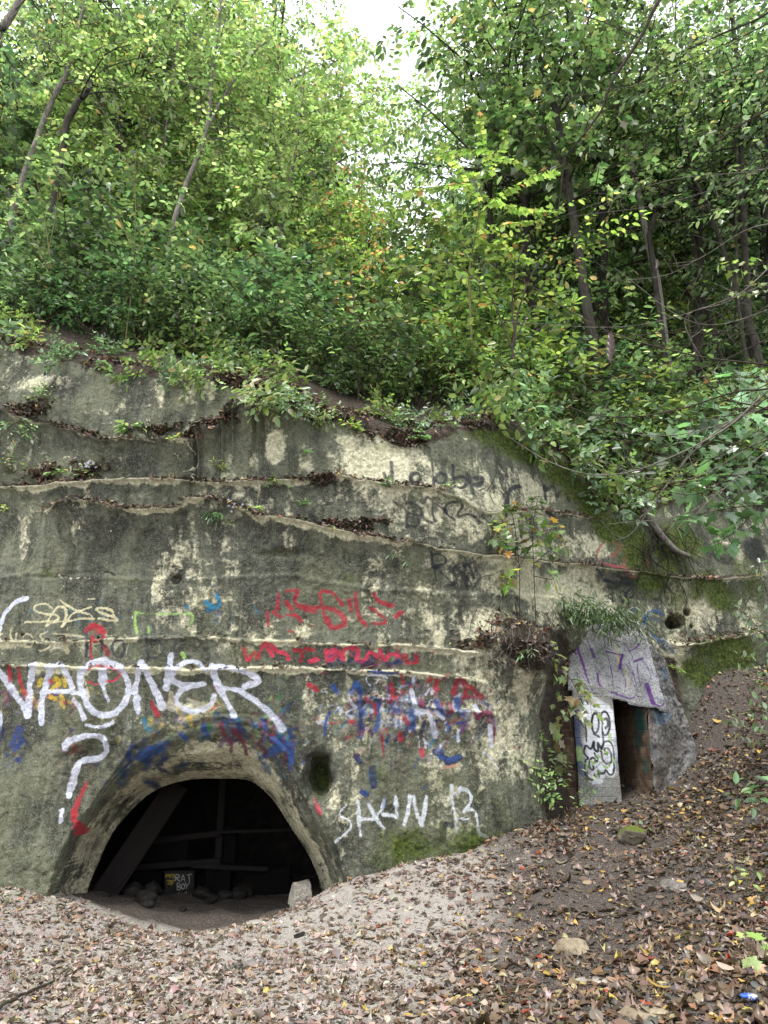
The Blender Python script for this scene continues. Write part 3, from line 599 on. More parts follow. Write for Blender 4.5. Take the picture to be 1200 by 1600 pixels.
for p in ([(740, 530), (800, 540), (880, 545)], [(980, 550), (1060, 545)]): S(NAV, 7, z4(p), .6)
# blue / red / white tangle
for c, w_, p in [(BLU, 9, [(160, 130), (190, 170)]), (BLU, 8, [(280, 160), (310, 110), (330, 170)]), (BLU, 6, [(145, 290), (120, 340), (105, 430)]), (BLU, 9, [(330, 230), (340, 300)]), (NAV, 7, [(330, 300), (340, 400)]), (BLU, 7, [(440, 240), (445, 330), (430, 400)]), (BLU, 6, [(520, 245), (570, 300)]), (BLU, 9, [(655, 290), (660, 390)]), (BLU, 6, [(800, 220), (850, 310)]), (BLU, 5, [(760, 260), (810, 290)]), (BLU, 8, [(935, 215), (950, 290), (975, 310)]), (BLU, 5, [(935, 365), (980, 355)]), (RED, 5, [(525, 120), (535, 200), (520, 230)]), (RED, 6, [(590, 60), (600, 110)]), (RED, 7, [(810, 90), (805, 150)]), (RED, 6, [(420, 240), (425, 300)]), (RED, 8, [(580, 420), (582, 465)]), (RED, 7, [(605, 330), (630, 360)]), (RED, 6, [(270, 350), (290, 352)]), (RED, 9, [(715, 530), (720, 560)]),
                 (DRED, 8, [(915, 170), (940, 100), (985, 110), (990, 190)]), (DRED, 7, [(1020, 130), (1090, 200)]), (WHT, 7, [(655, 160), (670, 240)]), (WHT, 9, [(690, 290), (760, 300), (800, 440)]), (WHT, 5, [(940, 410), (945, 470)]), (WHT, 6, [(800, 290), (850, 330)]), (WHT, 8, [(1050, 260), (1080, 300)]), (RED, 4, [(1040, 290), (1075, 325), (1100, 285)]), (WHT, 5, [(270, 230), (300, 260)]), (WHT, 3, [(380, 60), (470, 65), (500, 80)]), (BLU, 4, [(380, 38), (460, 45), (560, 48)]), (WHT, 4, [(1100, 540), (1150, 580), (1190, 640)]), (MAR, 6, [(1060, 330), (1090, 300), (1140, 290), (1170, 380), (1160, 480)]), (PUR, 6, [(990, 360), (960, 420)]), (NAV, 9, [(800, 540), (860, 580), (900, 600), (960, 575)]), (BLU, 7, [(830, 570), (880, 590), (950, 570)]), (NAV, 8, [(870, 600), (880, 630)]), (BLU, 11, [(400, 680), (415, 720)]), (NAV, 13, [(410, 650), (415, 750)]), (NAV, 9, [(310, 570), (325, 600)]), (BLU, 7, [(340, 790), (370, 800)]), ((.5, .28, .18), 5, [(860, 640), (930, 625)]), (DRED, 5, [(460, 430), (480, 560)]), (RED, 8, [(10, 120), (60, 150)]), (WHT, 7, [(1140, 380), (1150, 500)])]: S(c, w_, z5(p), .9, .4)
# SHAWN B
for p, w_ in [([(165, 310), (120, 370), (180, 405), (192, 450), (145, 500), (95, 545)], 4.5), ([(240, 290), (243, 400), (255, 505)], 6), ([(240, 400), (320, 400)], 5), ([(305, 310), (345, 385), (400, 455)], 5.5), ([(400, 285), (380, 345), (335, 395)], 5), ([(395, 372), (455, 378)], 6), ([(474, 262), (478, 385)], 6), ([(560, 250), (555, 330), (528, 435)], 7.5), ([(585, 260), (600, 350), (640, 445)], 6), ([(665, 252), (655, 340), (635, 430)], 6.5), ([(820, 190), (822, 215)], 6.5), ([(820, 250), (845, 380), (855, 485)], 4.8), ([(845, 240), (885, 210), (930, 230), (945, 280), (915, 340), (900, 358)], 5.2), ([(900, 350), (950, 338), (978, 375), (988, 465)], 5.2), ([(855, 398), (925, 396)], 5), ([(1000, 492), (1050, 512)], 5)]: S((.62, .66, .70), w_, z6(p), .85, .5)
S(BLK, 11, z6([(770, 430), (765, 525)]), .9); S(BLK, 7, z6([(790, 435), (825, 440)]), .8); S(NAV, 9, z6([(270, 230), (300, 290)]), .5); S(BLU, 6, z6([(405, 270), (400, 320)]), .5); S(NAV, 7, z6([(640, 210), (700, 170)]), .6)
# dark letters high on the wall
for p, w_ in [(ell(197, 190, 32, 30), 7), ([(45, 90), (50, 200)], 8), ([(300, 90), (305, 170), (312, 235)], 5), (ell(357, 192, 32, 32), 6), ([(430, 110), (432, 180), (432, 245)], 6), (ell(478, 215, 38, 36), 6), ([(520, 160), (545, 230), (560, 285)], 7), ([(560, 190), (610, 190), (600, 230), (575, 235)], 8), ([(590, 270), (640, 260), (690, 355)], 2.5),
               ([(850, 240), (800, 252), (775, 290), (772, 340)], 8), ([(1000, 240), (1012, 330)], 7), ([(1020, 262), (1050, 240), (1072, 262), (1078, 325)], 7), ([(1085, 300), (1115, 270), (1145, 295), (1150, 330)], 6.5), ([(1150, 310), (1175, 285), (1198, 345)], 7),
               ([(60, 335), (110, 368), (140, 400), (142, 495)], 6), ([(145, 490), (205, 488), (215, 430), (160, 410)], 5), ([(170, 340), (225, 380), (245, 440), (300, 470)], 5.5), ([(250, 345), (270, 310), (305, 340), (300, 400), (320, 455)], 5), ([(330, 355), (385, 395)], 5), ([(490, 375), (480, 345), (410, 345), (378, 395), (440, 450)], 5), ([(490, 360), (460, 430), (520, 415), (578, 435)], 5),
               ([(293, 650), (308, 740), (327, 830)], 4.5), ([(300, 668), (350, 665), (388, 700), (370, 730), (318, 742)], 4.5), ([(318, 742), (380, 800), (432, 855)], 6), ([(432, 855), (455, 820), (425, 775), (440, 745), (465, 760), (500, 820), (522, 880)], 5.5), ([(498, 735), (525, 730), (548, 770), (560, 810)], 5), ([(505, 740), (512, 800), (545, 850)], 4), ([(560, 850), (620, 805), (690, 795)], 2.5), ([(0, 160), (30, 240)], 6), ([(990, 370), (1060, 440)], 9), ([(770, 370), (760, 430)], 6)]: S((.016, .019, .028), w_ * 1.25, z8(p), .82, .7)
# right: faint red, dark tag, blue arcs
for p, w_ in [([(240, 170), (200, 235), (215, 295), (320, 320), (400, 330)], 5), ([(250, 160), (330, 200), (290, 260)], 6), ([(330, 170), (360, 240), (350, 320)], 5), ([(400, 160), (410, 240), (380, 290), (440, 330)], 6), ([(430, 240), (490, 290), (460, 340), (470, 400)], 6), ([(350, 330), (400, 380), (440, 370)], 5), ([(500, 300), (480, 370)], 5)]: S((.38, .08, .09), w_, z9(p), .75, .5)
for p, w_ in [([(245, 495), (300, 475)], 4), ([(285, 455), (290, 530)], 4), ([(265, 500), (310, 530)], 4), ([(330, 460), (345, 530), (365, 480), (340, 460)], 4), ([(385, 560), (370, 480), (400, 450), (412, 490), (370, 515)], 4), ([(240, 400), (330, 420), (440, 400)], 6), ([(200, 340), (250, 400)], 7)]: S(BLK, w_, z9(p), .8, .4)
for p, w_ in [([(470, 650), (490, 600), (540, 580), (590, 600)], 6), ([(480, 650), (530, 730), (600, 765), (640, 820)], 7), ([(400, 570), (445, 568)], 4), ([(500, 620), (560, 640)], 5), ([(550, 760), (620, 830)], 4)]: S((.025, .09, .24), w_, z9(p), .7, .5)
# around the arch
for c, w_, p in [(BLU, 15, [(70, 740), (160, 690)]), (BLU, 12, [(200, 690), (240, 650)]), (BLU, 10, [(330, 590), (370, 610)]), (NAV, 13, [(600, 500), (700, 560)]), (NAV, 10, [(700, 540), (750, 600)]), (MAR, 9, [(580, 530), (600, 590), (640, 640)]), (MAR, 9, [(660, 570), (710, 620), (740, 710)]), (MAR, 5, [(660, 580), (645, 700)]), (BLU, 9, [(900, 620), (940, 640), (910, 700)]), (BLU, 10, [(950, 680), (1010, 660), (1020, 760)]), (BLU, 8, [(840, 500), (860, 560)]), (PUR, 8, [(580, 660), (600, 630)]), (TEA, 11, [(100, 500), (130, 560)]), (BLK, 2.2, [(330, 790), (370, 775), (420, 765), (470, 770), (530, 765)]), (BLK, 2.2, [(400, 790), (440, 770), (470, 790)]), ((.5, .45, .35), 10, [(270, 330), (280, 430)]), ((.5, .45, .35), 7, [(380, 370), (420, 400)]), ((.02, .06, .2), 9, [(1020, 740), (1010, 800)])]: S(c, w_, z3(p), .75, .5)
S(PNK, 8, [(492, 1250), (500, 1270)], .7, .6); S(MAR, 8, [(455, 1235), (460, 1255)], .4, .6)

def raster(Xa, Za, PCa, PAa, strokes, to_xz, xs=None, zs=None, seed=0):
    for si, (col, wd, pts, al, soft) in enumerate(strokes):
        p = catmull(pts, 5); q, kk = to_xz(p); wr = wd * kk / 2
        m = wr * 1.8 + .01
        if xs is not None:
            i0, i1 = np.searchsorted(xs, (q[:, 0].min() - m, q[:, 0].max() + m)); j0, j1 = np.searchsorted(zs, (q[:, 1].min() - m, q[:, 1].max() + m)); S_ = (slice(i0, i1), slice(j0, j1))
            if i1 <= i0 or j1 <= j0: continue
        else: S_ = (slice(None), slice(None))
        x, z = Xa[S_], Za[S_]; d2 = np.full(x.shape, 1e9)
        for a, b in zip(q[:-1], q[1:]):
            e = b - a
            if np.abs(e).max() > .6: continue       # a stroke does not jump a gap in depth
            t = np.clip(((x - a[0]) * e[0] + (z - a[1]) * e[1]) / (e @ e + 1e-12), 0, 1)
            d2 = np.minimum(d2, (x - a[0] - t * e[0]) ** 2 + (z - a[1] - t * e[1]) ** 2)
        d = np.sqrt(d2) / (wr * (.6 + .8 * fbm(x * 6, z * 5, 2, seed + si % 7))) + (.6 if wd > 5.5 or al > .9 else 1.3) * (fbm(x * 26, z * 26, 3, seed + si % 9) - .5)
        A = al * (1 - sstep(1 - soft, 1 + soft * .8, d) * (.93 if wd > 5 and al > .6 else 1) - (.07 if wd > 5 and al > .6 else 0) * sstep(1.0, 1.75, d)) * (.72 + .4 * fbm(x * 9, z * 9, 3, seed + 2))
        A = np.clip(A, 0, 1); A0 = PAa[S_]; An = A + A0 * (1 - A)
        PCa[S_] = (np.array(col) * A[..., None] + PCa[S_] * (A0 * (1 - A))[..., None]) / np.maximum(An, 1e-4)[..., None]; PAa[S_] = An
def wall_xz(p):
    h = hitw(p[:, 0], p[:, 1]); return h[:, [0, 2]], float(np.median(h[:, 1])) / FPX * 1.02
raster(X, Z, PC, PA, ST, wall_xz, XS, ZS)

keep = ~(hole[:-1, :-1] & hole[1:, :-1] & hole[:-1, 1:] & hole[1:, 1:])
gdx, gdz = np.gradient(di, XS[ix0:ix1], ZS[:iz1]); gl_ = np.sqrt(gdx ** 2 + gdz ** 2) + 1e-6; mv = np.where((di > .034) & (di < .085), .056 - di, 0) / gl_   # snap the last ring of the mouth to a clean contour
XV, ZV = X.copy(), Z.copy(); XV[ix0:ix1, :iz1] += gdx / gl_ * mv; ZV[ix0:ix1, :iz1] += gdz / gl_ * mv
V = np.stack([XV, Yw, ZV], -1).reshape(-1, 3)
F = grid_faces(len(XS), len(ZS), keep)[:, ::-1]
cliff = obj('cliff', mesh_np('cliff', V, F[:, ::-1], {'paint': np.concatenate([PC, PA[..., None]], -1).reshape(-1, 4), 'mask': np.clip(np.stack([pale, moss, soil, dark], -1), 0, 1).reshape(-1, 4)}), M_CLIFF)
tag(cliff, 'grey green sandstone cliff covered in sprayed lettering above the cave mouth', kind='structure')
# hillside above the cliff
HX = np.arange(-18, 20.01, .2); HZ = np.concatenate([[7.42], np.arange(7.6, 34, .2)]); HXg, HZg = np.meshgrid(HX, HZ, indexing='ij'); HY = Wf(HXg, HZg) + .05
hm = np.stack([0 * HXg, .55 * sstep(.4, .7, fbm(HXg * .8, HZg * .8, 3, 5)), 1 + 0 * HXg, 0 * HXg], -1).reshape(-1, 4)
hs = obj('hillside', mesh_np('hillside', np.stack([HXg, HY, HZg], -1).reshape(-1, 3), grid_faces(len(HX), len(HZ)), {'mask': hm, 'paint': hm * 0}), M_CLIFF); tag(hs, 'wooded slope rising behind the cliff', kind='structure')

# ------------------------------------------------------------------ ground
GC = [(P(px, py, Y)) for px, py, Y in [(310, 1442, 7.95), (230, 1436, 7.95), (400, 1436, 7.9), (135, 1413, 7.98), (0, 1382, 8.1), (60, 1390, 8.05), (500, 1398, 7.9), (560, 1372, 8.0), (640, 1350, 8.15), (700, 1335, 8.25), (760, 1310, 8.4), (820, 1288, 8.7), (880, 1275, 9.2), (975, 1252, 9.7), (930, 1262, 9.6), (1040, 1236, 9.7), (1090, 1182, 10.2), (1105, 1062, 10.9), (1200, 1040, 11.3), (1150, 1120, 10.4), (1200, 1250, 8.0), (1100, 1260, 8.6), (1000, 1330, 7.8), (1200, 1400, 6.0), (1200, 1600, 4.3), (600, 1600, 4.9), (0, 1600, 4.8), (900, 1400, 7.0), (900, 1500, 5.9), (700, 1450, 6.7), (300, 1500, 6.5), (0, 1480, 6.5), (500, 1500, 6.3), (1050, 1440, 6.3), (1200, 1130, 9.9), (800, 1600, 4.7)]]
GC += [(8, 8, 3.0), (6.5, 5, 1.9), (10, 0, 2.2), (-8, 6, .6), (-8, 0, .3), (0, 0, 0), (0, -6, 0), (4, 0, .6), (0, 3, .08), (-4, 3, .2), (-2.2, 9.2, .0), (-1, 9.2, .0), (-2, 11, .0), (-3.6, 10, .05), (0, 10.5, .1), (-20, 0, .5), (-20, 10, 1), (16, 10, 5), (18, -6, 3), (0, -20, -.3), (3.0, 10.8, 1.0), (2.9, 11.4, 1.0), (5, 12, 2.7)]
GC = np.array(GC, float)
def tps_fit(p, z):
    n = len(p); r = np.linalg.norm(p[:, None] - p[None], axis=2); K = np.where(r > 0, r * r * np.log(r + 1e-12), 0) + np.eye(n) * .02
    Pm = np.hstack([np.ones((n, 1)), p]); A = np.block([[K, Pm], [Pm.T, np.zeros((3, 3))]]); return np.linalg.solve(A, np.concatenate([z, np.zeros(3)]))
TW = tps_fit(GC[:, :2], GC[:, 2])
def Gf(x, y, detail=True):
    x = np.asarray(x, float); y = np.asarray(y, float); sh = x.shape; q = np.stack([x.ravel(), y.ravel()], 1); z = np.zeros(len(q))
    for s in range(0, len(q), 60000):
        r = np.linalg.norm(q[s:s+60000, None] - GC[None, :, :2], axis=2); z[s:s+60000] = (np.where(r > 0, r * r * np.log(r + 1e-12), 0)) @ TW[:len(GC)]
    z += TW[-3] + q @ TW[-2:]; z -= .15 * np.exp(-((q[:, 0] + 1.95) / .85) ** 2 - ((q[:, 1] - 8.25) / .6) ** 2); z = np.clip(z, -.4, 7).reshape(sh)
    if detail: z = z + .10 * (fbm(x * 1.5, y * 1.5, 3, 70) - .5) + .05 * (fbm(x * 5, y * 5, 4, 71) - .5) + .02 * (fbm(x * 18, y * 18, 3, 72) - .5)
    return z
gx = np.concatenate([np.arange(-40, -5, 1.0), np.arange(-5, 6.5, .03), np.arange(6.5, 40, 1.0)]); gy = np.concatenate([np.arange(-40, 2.5, 1.0), np.arange(2.5, 12.0, .03), [12.3, 13, 14, 15, 16]])
GX, GY = np.meshgrid(gx, gy, indexing='ij'); GZ = Gf(GX, GY)
GZ = np.where(GY > 12.5, np.minimum(GZ, 2.0), GZ)
def palemask(x, y): return np.clip(1.0 - sstep(-.6, 1.3, x - .25 * (y - 5)) * .95, 0, 1) * (1 - sstep(8.1, 8.6, y)) 
gm = np.stack([palemask(GX, GY) + .05 * np.exp(-((GX - (1.2 + .3 * (GY - 5))) / .5) ** 2), 0 * GX, 0 * GX, 0 * GX], -1).reshape(-1, 4)
gr_ = obj('ground', mesh_np('ground', np.stack([GX, GY, GZ], -1).reshape(-1, 3), grid_faces(len(gx), len(gy)), {'mask': gm}), M_GROUND); tag(gr_, 'bare dusty forest floor in front of the cliff', kind='structure')
def Gs(x, y): return bil(gx, gy, GZ, np.asarray(x, float), np.asarray(y, float))
def hitg(px, py):
    a, b = ray(px, py); Y = np.arange(2, 13, .01); d = CAMZ + b * Y - Gs(a * Y, Y); k = np.argmax(d < 0) if (d < 0).any() else len(Y) - 1; return np.array([a * Y[k], Y[k], Gs(a * Y[k], Y[k])])
# END_SETTING

# ------------------------------------------------------------------ cave chamber
def chamber():
    nu, nv = 60, 40; u = np.linspace(0, math.pi, nu); v = np.linspace(0, math.pi / 2, nv); U, Vv = np.meshgrid(u, v, indexing='ij')
    # rounded vault from just behind the mouth to the back wall
    t = np.linspace(0, 1, nv)[None, :]; rxx = 2.15 * (1 - .25 * t ** 3); rzz = 2.0 * (1 - .3 * t ** 3)
    x = -1.85 + rxx * np.cos(U) * (np.cos(np.clip(t - .85, 0, 1) * 8)); z = -.3 + rzz * np.sin(U) ** .7 * (np.cos(np.clip(t - .85, 0, 1) * 8)); y = 8.95 + t * 2.9 + 0 * U
    x = x + .18 * (fbm(U * 3, t * 6, 3, 80) - .5); z = z + .18 * (fbm(U * 3, t * 6, 3, 81) - .5)
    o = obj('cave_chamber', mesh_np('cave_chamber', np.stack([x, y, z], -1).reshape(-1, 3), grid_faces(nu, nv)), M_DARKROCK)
    # close the shell against the back of the cliff with a collar
    tag(o, 'dark rock vault of the cave behind the arch', kind='structure')
    # rear rock face and collar
    bx_ = np.linspace(-4.4, .7, 50); bz_ = np.linspace(-.4, 2.4, 30); BX, BZ = np.meshgrid(bx_, bz_, indexing='ij'); BY = 11.4 + .3 * (fbm(BX * 2, BZ * 2, 4, 82) - .5)
    o2 = obj('cave_back_rock', mesh_np('cave_back_rock', np.stack([BX, BY, BZ], -1).reshape(-1, 3), grid_faces(50, 30)), M_DARKROCK); tag(o2, 'rough rock at the back of the cave', kind='structure')
    P_o = CAVE_IN.copy(); c = np.array([-1.9, .6]); rings = []
    for s, yy in ((1.02, 8.86), (1.10, 8.92), (1.3, 8.96), (1.7, 9.0)):
        q = c + (P_o - c) * s; rings.append(np.stack([q[:, 0], np.full(len(q), yy), q[:, 1]], 1))
    R = np.stack(rings, 0); n = R.shape[1]; Vc = np.concatenate([R, R[:, :1]], 1).reshape(-1, 3)
    o3 = obj('cave_rim_rock', mesh_np('cave_rim_rock', Vc, grid_faces(4, n + 1)), M_DARKROCK); tag(o3, 'dark rock round the inside of the cave mouth', kind='structure')
chamber()

def patch(corners, nu, nv, thick, amp=.006, depthdir=(0, 1, 0), seed=0, bow=0.0, edge=.0):
    """bilinear patch TL,TR,BR,BL with a skirt going back: returns V,F,(X,Z arrays of the front)"""
    c = [np.array(q, float) for q in corners]; u = np.linspace(0, 1, nu)[:, None, None]; v = np.linspace(0, 1, nv)[None, :, None]
    f = (c[0] * (1 - u) + c[1] * u) * (1 - v) + (c[3] * (1 - u) + c[2] * u) * v
    dd = np.array(depthdir, float)
    n = fbm(f[..., 0] * 9 + f[..., 1] * 5, f[..., 2] * 9, 4, 90 + seed) - .5; n2 = fbm(f[..., 0] * 40 + f[..., 1] * 30, f[..., 2] * 40, 3, 91 + seed) - .5
    ed = np.minimum(np.minimum(u, 1 - u)[..., 0] * nu, np.minimum(v, 1 - v)[..., 0] * nv)
    off = amp * 2.5 * n + amp * n2 + .02 * np.exp(-ed / 1.2) + bow * (4 * (u[..., 0] - .5) ** 2)
    f = f + dd * off[..., None]
    if edge:                                         # ragged outline
        jit = edge * (fbm(f[..., 0] * 7, f[..., 2] * 7, 3, 95 + seed) - .5) * 2 * np.exp(-ed / 6)
        f = f + np.stack([jit, 0 * jit, jit], -1)
    F_ = grid_faces(nu, nv)
    idx = np.arange(nu * nv).reshape(nu, nv); b = np.concatenate([idx[:, 0], idx[-1, 1:], idx[::-1, -1][1:], idx[0, ::-1][1:-1]])
    Vf = f.reshape(-1, 3); back = Vf[b] + dd * thick; nb = len(b); o = len(Vf)
    j = np.arange(nb); jn = (j + 1) % nb; sk = np.stack([b[j], b[jn], o + jn, o + j], 1)
    Vall = np.concatenate([Vf, back, [back.mean(0)]]); ct = len(Vall) - 1
    cap = np.stack([o + j, o + jn, np.full(nb, ct)], 1)
    return Vall, [F_, sk, cap], f
def painted(name, corners, nu, nv, thick, mat, parent, strokes, plane_y, seed=0, **kw):
    Vv, F_, f = patch(corners, nu, nv, thick, seed=seed, **kw)
    pc = np.zeros(f.shape[:2] + (3,)); pa = np.zeros(f.shape[:2])
    if strokes: raster(f[..., 0], f[..., 2], pc, pa, strokes, lambda p: (np.stack([ray(p[:, 0], p[:, 1])[0] * plane_y, CAMZ + ray(p[:, 0], p[:, 1])[1] * plane_y], 1), plane_y / FPX), seed=seed)
    A = np.zeros((len(Vv), 4)); A[:f.shape[0] * f.shape[1], :3] = pc.reshape(-1, 3); A[:f.shape[0] * f.shape[1], 3] = pa.ravel()
    return obj(name, mesh_np(name, Vv, F_, {'paint': A}), mat, parent)

def box(name, a, b, mat, parent=None, rot=None, seed=0, jit=.0, bev=.01):
    """bevelled, slightly irregular box between corners a and b"""
    import bmesh
    bm = bmesh.new(); bmesh.ops.create_cube(bm, size=1)
    a = np.array(a, float); b = np.array(b, float); c = (a + b) / 2; s = np.abs(b - a)
    for v in bm.verts: v.co = Vector((v.co.x * s[0], v.co.y * s[1], v.co.z * s[2]))
    bmesh.ops.bevel(bm, geom=bm.edges[:], offset=min(bev, s.min() * .3), segments=1, affect='EDGES')
    bmesh.ops.subdivide_edges(bm, edges=[e for e in bm.edges if e.calc_length() > .12], cuts=3, use_grid_fill=True)
    rr = np.random.RandomState(seed)
    for v in bm.verts: v.co += Vector(rr.uniform(-jit, jit, 3))
    if rot is not None: bmesh.ops.rotate(bm, verts=bm.verts, cent=(0, 0, 0), matrix=Matrix.Rotation(rot[0], 3, rot[1]))
    me = bpy.data.meshes.new(name); bm.to_mesh(me); bm.free(); o = obj(name, me, mat, parent); o.location = c; return o

# ------------------------------------------------------------------ brick doorway
YF = 9.8
dw = thing('brick_doorway', 'small brick and concrete doorway with a purple sprayed slab over its dark opening', 'doorway', P(975, 1255, YF))
def DP(px, py, dy=0): a = P(px, py, YF + dy); return a
def zd(p): return [(840 + x / 4.615, 940 + y / 4.615) for x, y in p]
PP = (.085, .02, .16); K = (.012, .012, .018)
slab_st = [(c, w_ * (.8 if w_ < 12 else 1), zd(p), al, .3) for c, w_, p, al in [
    ((.5, .51, .54), 34, [(560, 300), (700, 450)], .35), ((.5, .51, .54), 34, [(760, 400), (880, 640)], .35), ((.45, .45, .44), 26, [(500, 560), (640, 600)], .3),
    (PP, 4, [(265, 200), (290, 320), (330, 450), (350, 540), (385, 640)], 1), (PP, 9, [(235, 320), (290, 330)], .95), (PP, 5, [(250, 350), (280, 370)], .9), (PP, 6, [(390, 340), (410, 390)], .9), (PP, 2, [(360, 240), (390, 340)], .7),
    (PP, 4.5, [(430, 520), (440, 600), (490, 645), (560, 660)], 1), (PP, 2, [(490, 210), (500, 330), (530, 480), (540, 640)], .9), (PP, 3.5, [(500, 355), (560, 370), (620, 385)], 1), (PP, 5.5, [(620, 380), (600, 440), (595, 480)], 1), (PP, 2, [(600, 480), (630, 580), (620, 660), (600, 680)], .9),
    (PP, 2, [(610, 300), (650, 310), (690, 400), (680, 420)], .9), (PP, 3.2, [(660, 360), (720, 330), (745, 300)], 1), (PP, 2.2, [(720, 420), (725, 520), (740, 600)], .9), (PP, 4.5, [(700, 430), (760, 410)], 1), (PP, 2, [(760, 410), (790, 330), (790, 260)], .9), (PP, 2, [(765, 425), (800, 480), (815, 540), (790, 600)], .9),
    (PP, 2, [(660, 420), (690, 520), (710, 620), (700, 680), (770, 690)], .9), (PP, 2, [(640, 450), (680, 520), (660, 640)], .8), (PP, 8, [(785, 600), (800, 660), (825, 730)], 1), (PP, 3, [(820, 735), (880, 755), (905, 720), (915, 620), (890, 560)], 1), (PP, 4, [(855, 540), (910, 540)], 1), (PP, 2, [(830, 260), (835, 330)], .8), (PP, 4, [(690, 690), (650, 700), (560, 670)], .9),
    (YEL, 4, [(570, 300), (590, 440)], .4), (YEL, 4, [(640, 480), (650, 600)], .3), ((.05, .15, .3), 5, [(850, 690), (880, 720)], .5), (K, 4, [(875, 650), (900, 655)], .8), (WHT, 5, [(230, 300), (215, 340)], .6), (PP, 3, [(860, 640), (700, 700)], .0)]]
slab_c = [DP(888, 980, .16), DP(1004, 968, .16), DP(1044, 1112, -.01), DP(890, 1076, -.01)]
painted('concrete_slab', slab_c, 120, 110, .32, M_CONC, None, slab_st, YF + .05, seed=1, amp=.008, edge=.03).parent = dw
bpy.context.view_layer.update()
pil_st = [(c, w_, zd(p), al, .25) for c, w_, p, al in [
    ((.72, .74, .8), 36, [(400, 800), (430, 1000)], 1), ((.72, .74, .8), 36, [(430, 1000), (450, 1130)], 1), ((.72, .74, .8), 28, [(480, 830), (520, 1060)], .95), ((.72, .74, .8), 24, [(400, 1100), (420, 1240)], .95), ((.72, .74, .8), 18, [(510, 1120), (520, 1220)], .95), ((.7, .72, .78), 9, [(380, 680), (500, 760)], .5),
    ((.03, .05, .15), 12, [(280, 810), (285, 930), (300, 1040)], .9), ((.25, .4, .12), 9, [(300, 1060), (310, 1150)], .7), ((.03, .05, .13), 10, [(305, 1170), (330, 1240)], .8), ((.3, .45, .15), 6, [(520, 960), (525, 1010)], .7), ((.12, .16, .25), 6, [(560, 1000), (575, 1200)], .5),
    (K, 3.0, [(300, 800), (335, 860), (350, 930), (352, 1010)], 1), (K, 3, [(340, 690), (365, 740)], 1), (K, 3, [(400, 720), (408, 760)], 1), (K, 3, [(310, 700), (325, 740)], 1),
    (K, 3.2, ell(416, 876, 26, 72), 1), (K, 3.0, [(470, 880), (455, 830), (475, 795), (505, 810), (522, 880), (510, 940), (485, 965), (468, 935), (465, 890)], 1), (K, 3, [(480, 850), (500, 845), (508, 890), (490, 910)], 1), (K, 3, [(405, 955), (445, 975)], 1), (K, 3, [(468, 940), (475, 1030), (455, 1080)], 1),
    (K, 3.4, [(355, 1040), (385, 1060), (405, 1010), (408, 1060), (435, 1080), (435, 1020), (450, 1050)], 1), (K, 3.4, [(345, 1040), (335, 1090), (365, 1130), (345, 1150), (345, 1240), (385, 1285), (410, 1275)], 1), (K, 3.4, [(455, 1060), (480, 1015), (520, 1010), (545, 1060), (550, 1150), (548, 1230), (520, 1248), (490, 1215), (480, 1235), (440, 1240), (440, 1265), (410, 1250)], 1),
    (K, 3.0, [(460, 1085), (470, 1140), (500, 1170), (530, 1155), (530, 1100), (510, 1060), (485, 1060), (485, 1095), (505, 1090)], 1), (K, 3, [(430, 1150), (400, 1125), (375, 1150), (378, 1200), (400, 1210), (400, 1180)], 1), (K, 3, [(410, 1090), (425, 1140), (415, 1150)], 1), (K, 2.5, [(285, 815), (330, 905), (350, 900)], .8)]]
pil_c = [DP(893, 1060), DP(956, 1076), DP(974, 1268), DP(908, 1278)]
def reparent(o, root):
    o.parent = root; o.matrix_parent_inverse = Matrix.Translation(-Vector(root.location))
reparent(dw.children[0], dw)
for nm, cs, nu, nv, th, mt, sts, py_, kw in [
    ('pillar', pil_c, 70, 190, .30, M_BRICKP, pil_st, YF, dict(seed=2, amp=.006, edge=.008)),
    ('side_wall', [DP(902, 1050, .02), DP(903, 1050, .0), DP(918, 1280, .0), DP(917, 1280, .02)], 4, 60, .9, M_BRICK, None, YF, dict(seed=3, amp=.0)),
    ('recess_wall', [DP(838, 1110, .02), DP(905, 1100, .10), DP(922, 1290, .10), DP(842, 1290, .02)], 60, 60, .2, M_BRICKX, None, YF, dict(seed=4, amp=.02)),
    ('flank_render', [DP(1000, 990, .12), DP(1040, 1030, .3), DP(1098, 1195, .40), DP(1026, 1268, .01)], 70, 110, .03, M_FLANK, [(c, w_, zd(p), al, .5) for c, w_, p, al in [((.04, .13, .2), 6, [(870, 800), (890, 880)], .8), ((.03, .1, .2), 9, [(920, 800), (930, 860)], .8), ((.3, .34, .36), 3, [(850, 760), (900, 900)], .7), ((.3, .3, .3), 2, [(870, 950), (885, 1040)], .6), ((.04, .13, .25), 6, [(980, 800), (1000, 840)], .7), ((.3, .33, .35), 3, [(950, 600), (980, 700)], .5), ((.03, .08, .13), 8, [(960, 480), (970, 560)], .7), ((.25, .1, .05), 2.5, [(805, 760), (850, 1000)], .5), ((.3, .3, .32), 4, [(1010, 620), (1030, 740)], .4), (NAV, 5, [(860, 1000), (870, 1120)], .3)] + [((.05, .04, .033), 16, [(870, 1180), (900, 1240), (880, 1380)], .8), ((.05, .04, .033), 18, [(950, 1060), (940, 1180), (920, 1300)], .75), ((.05, .04, .033), 16, [(1020, 900), (1040, 1050), (1000, 1160)], .7), ((.03, .03, .03), 6, [(960, 560), (1040, 700), (1110, 860)], .6)]], YF, dict(seed=5, amp=.035, edge=.02))]:
    o = painted(nm, cs, nu, nv, th, mt, None, sts, py_, **kw); reparent(o, dw)
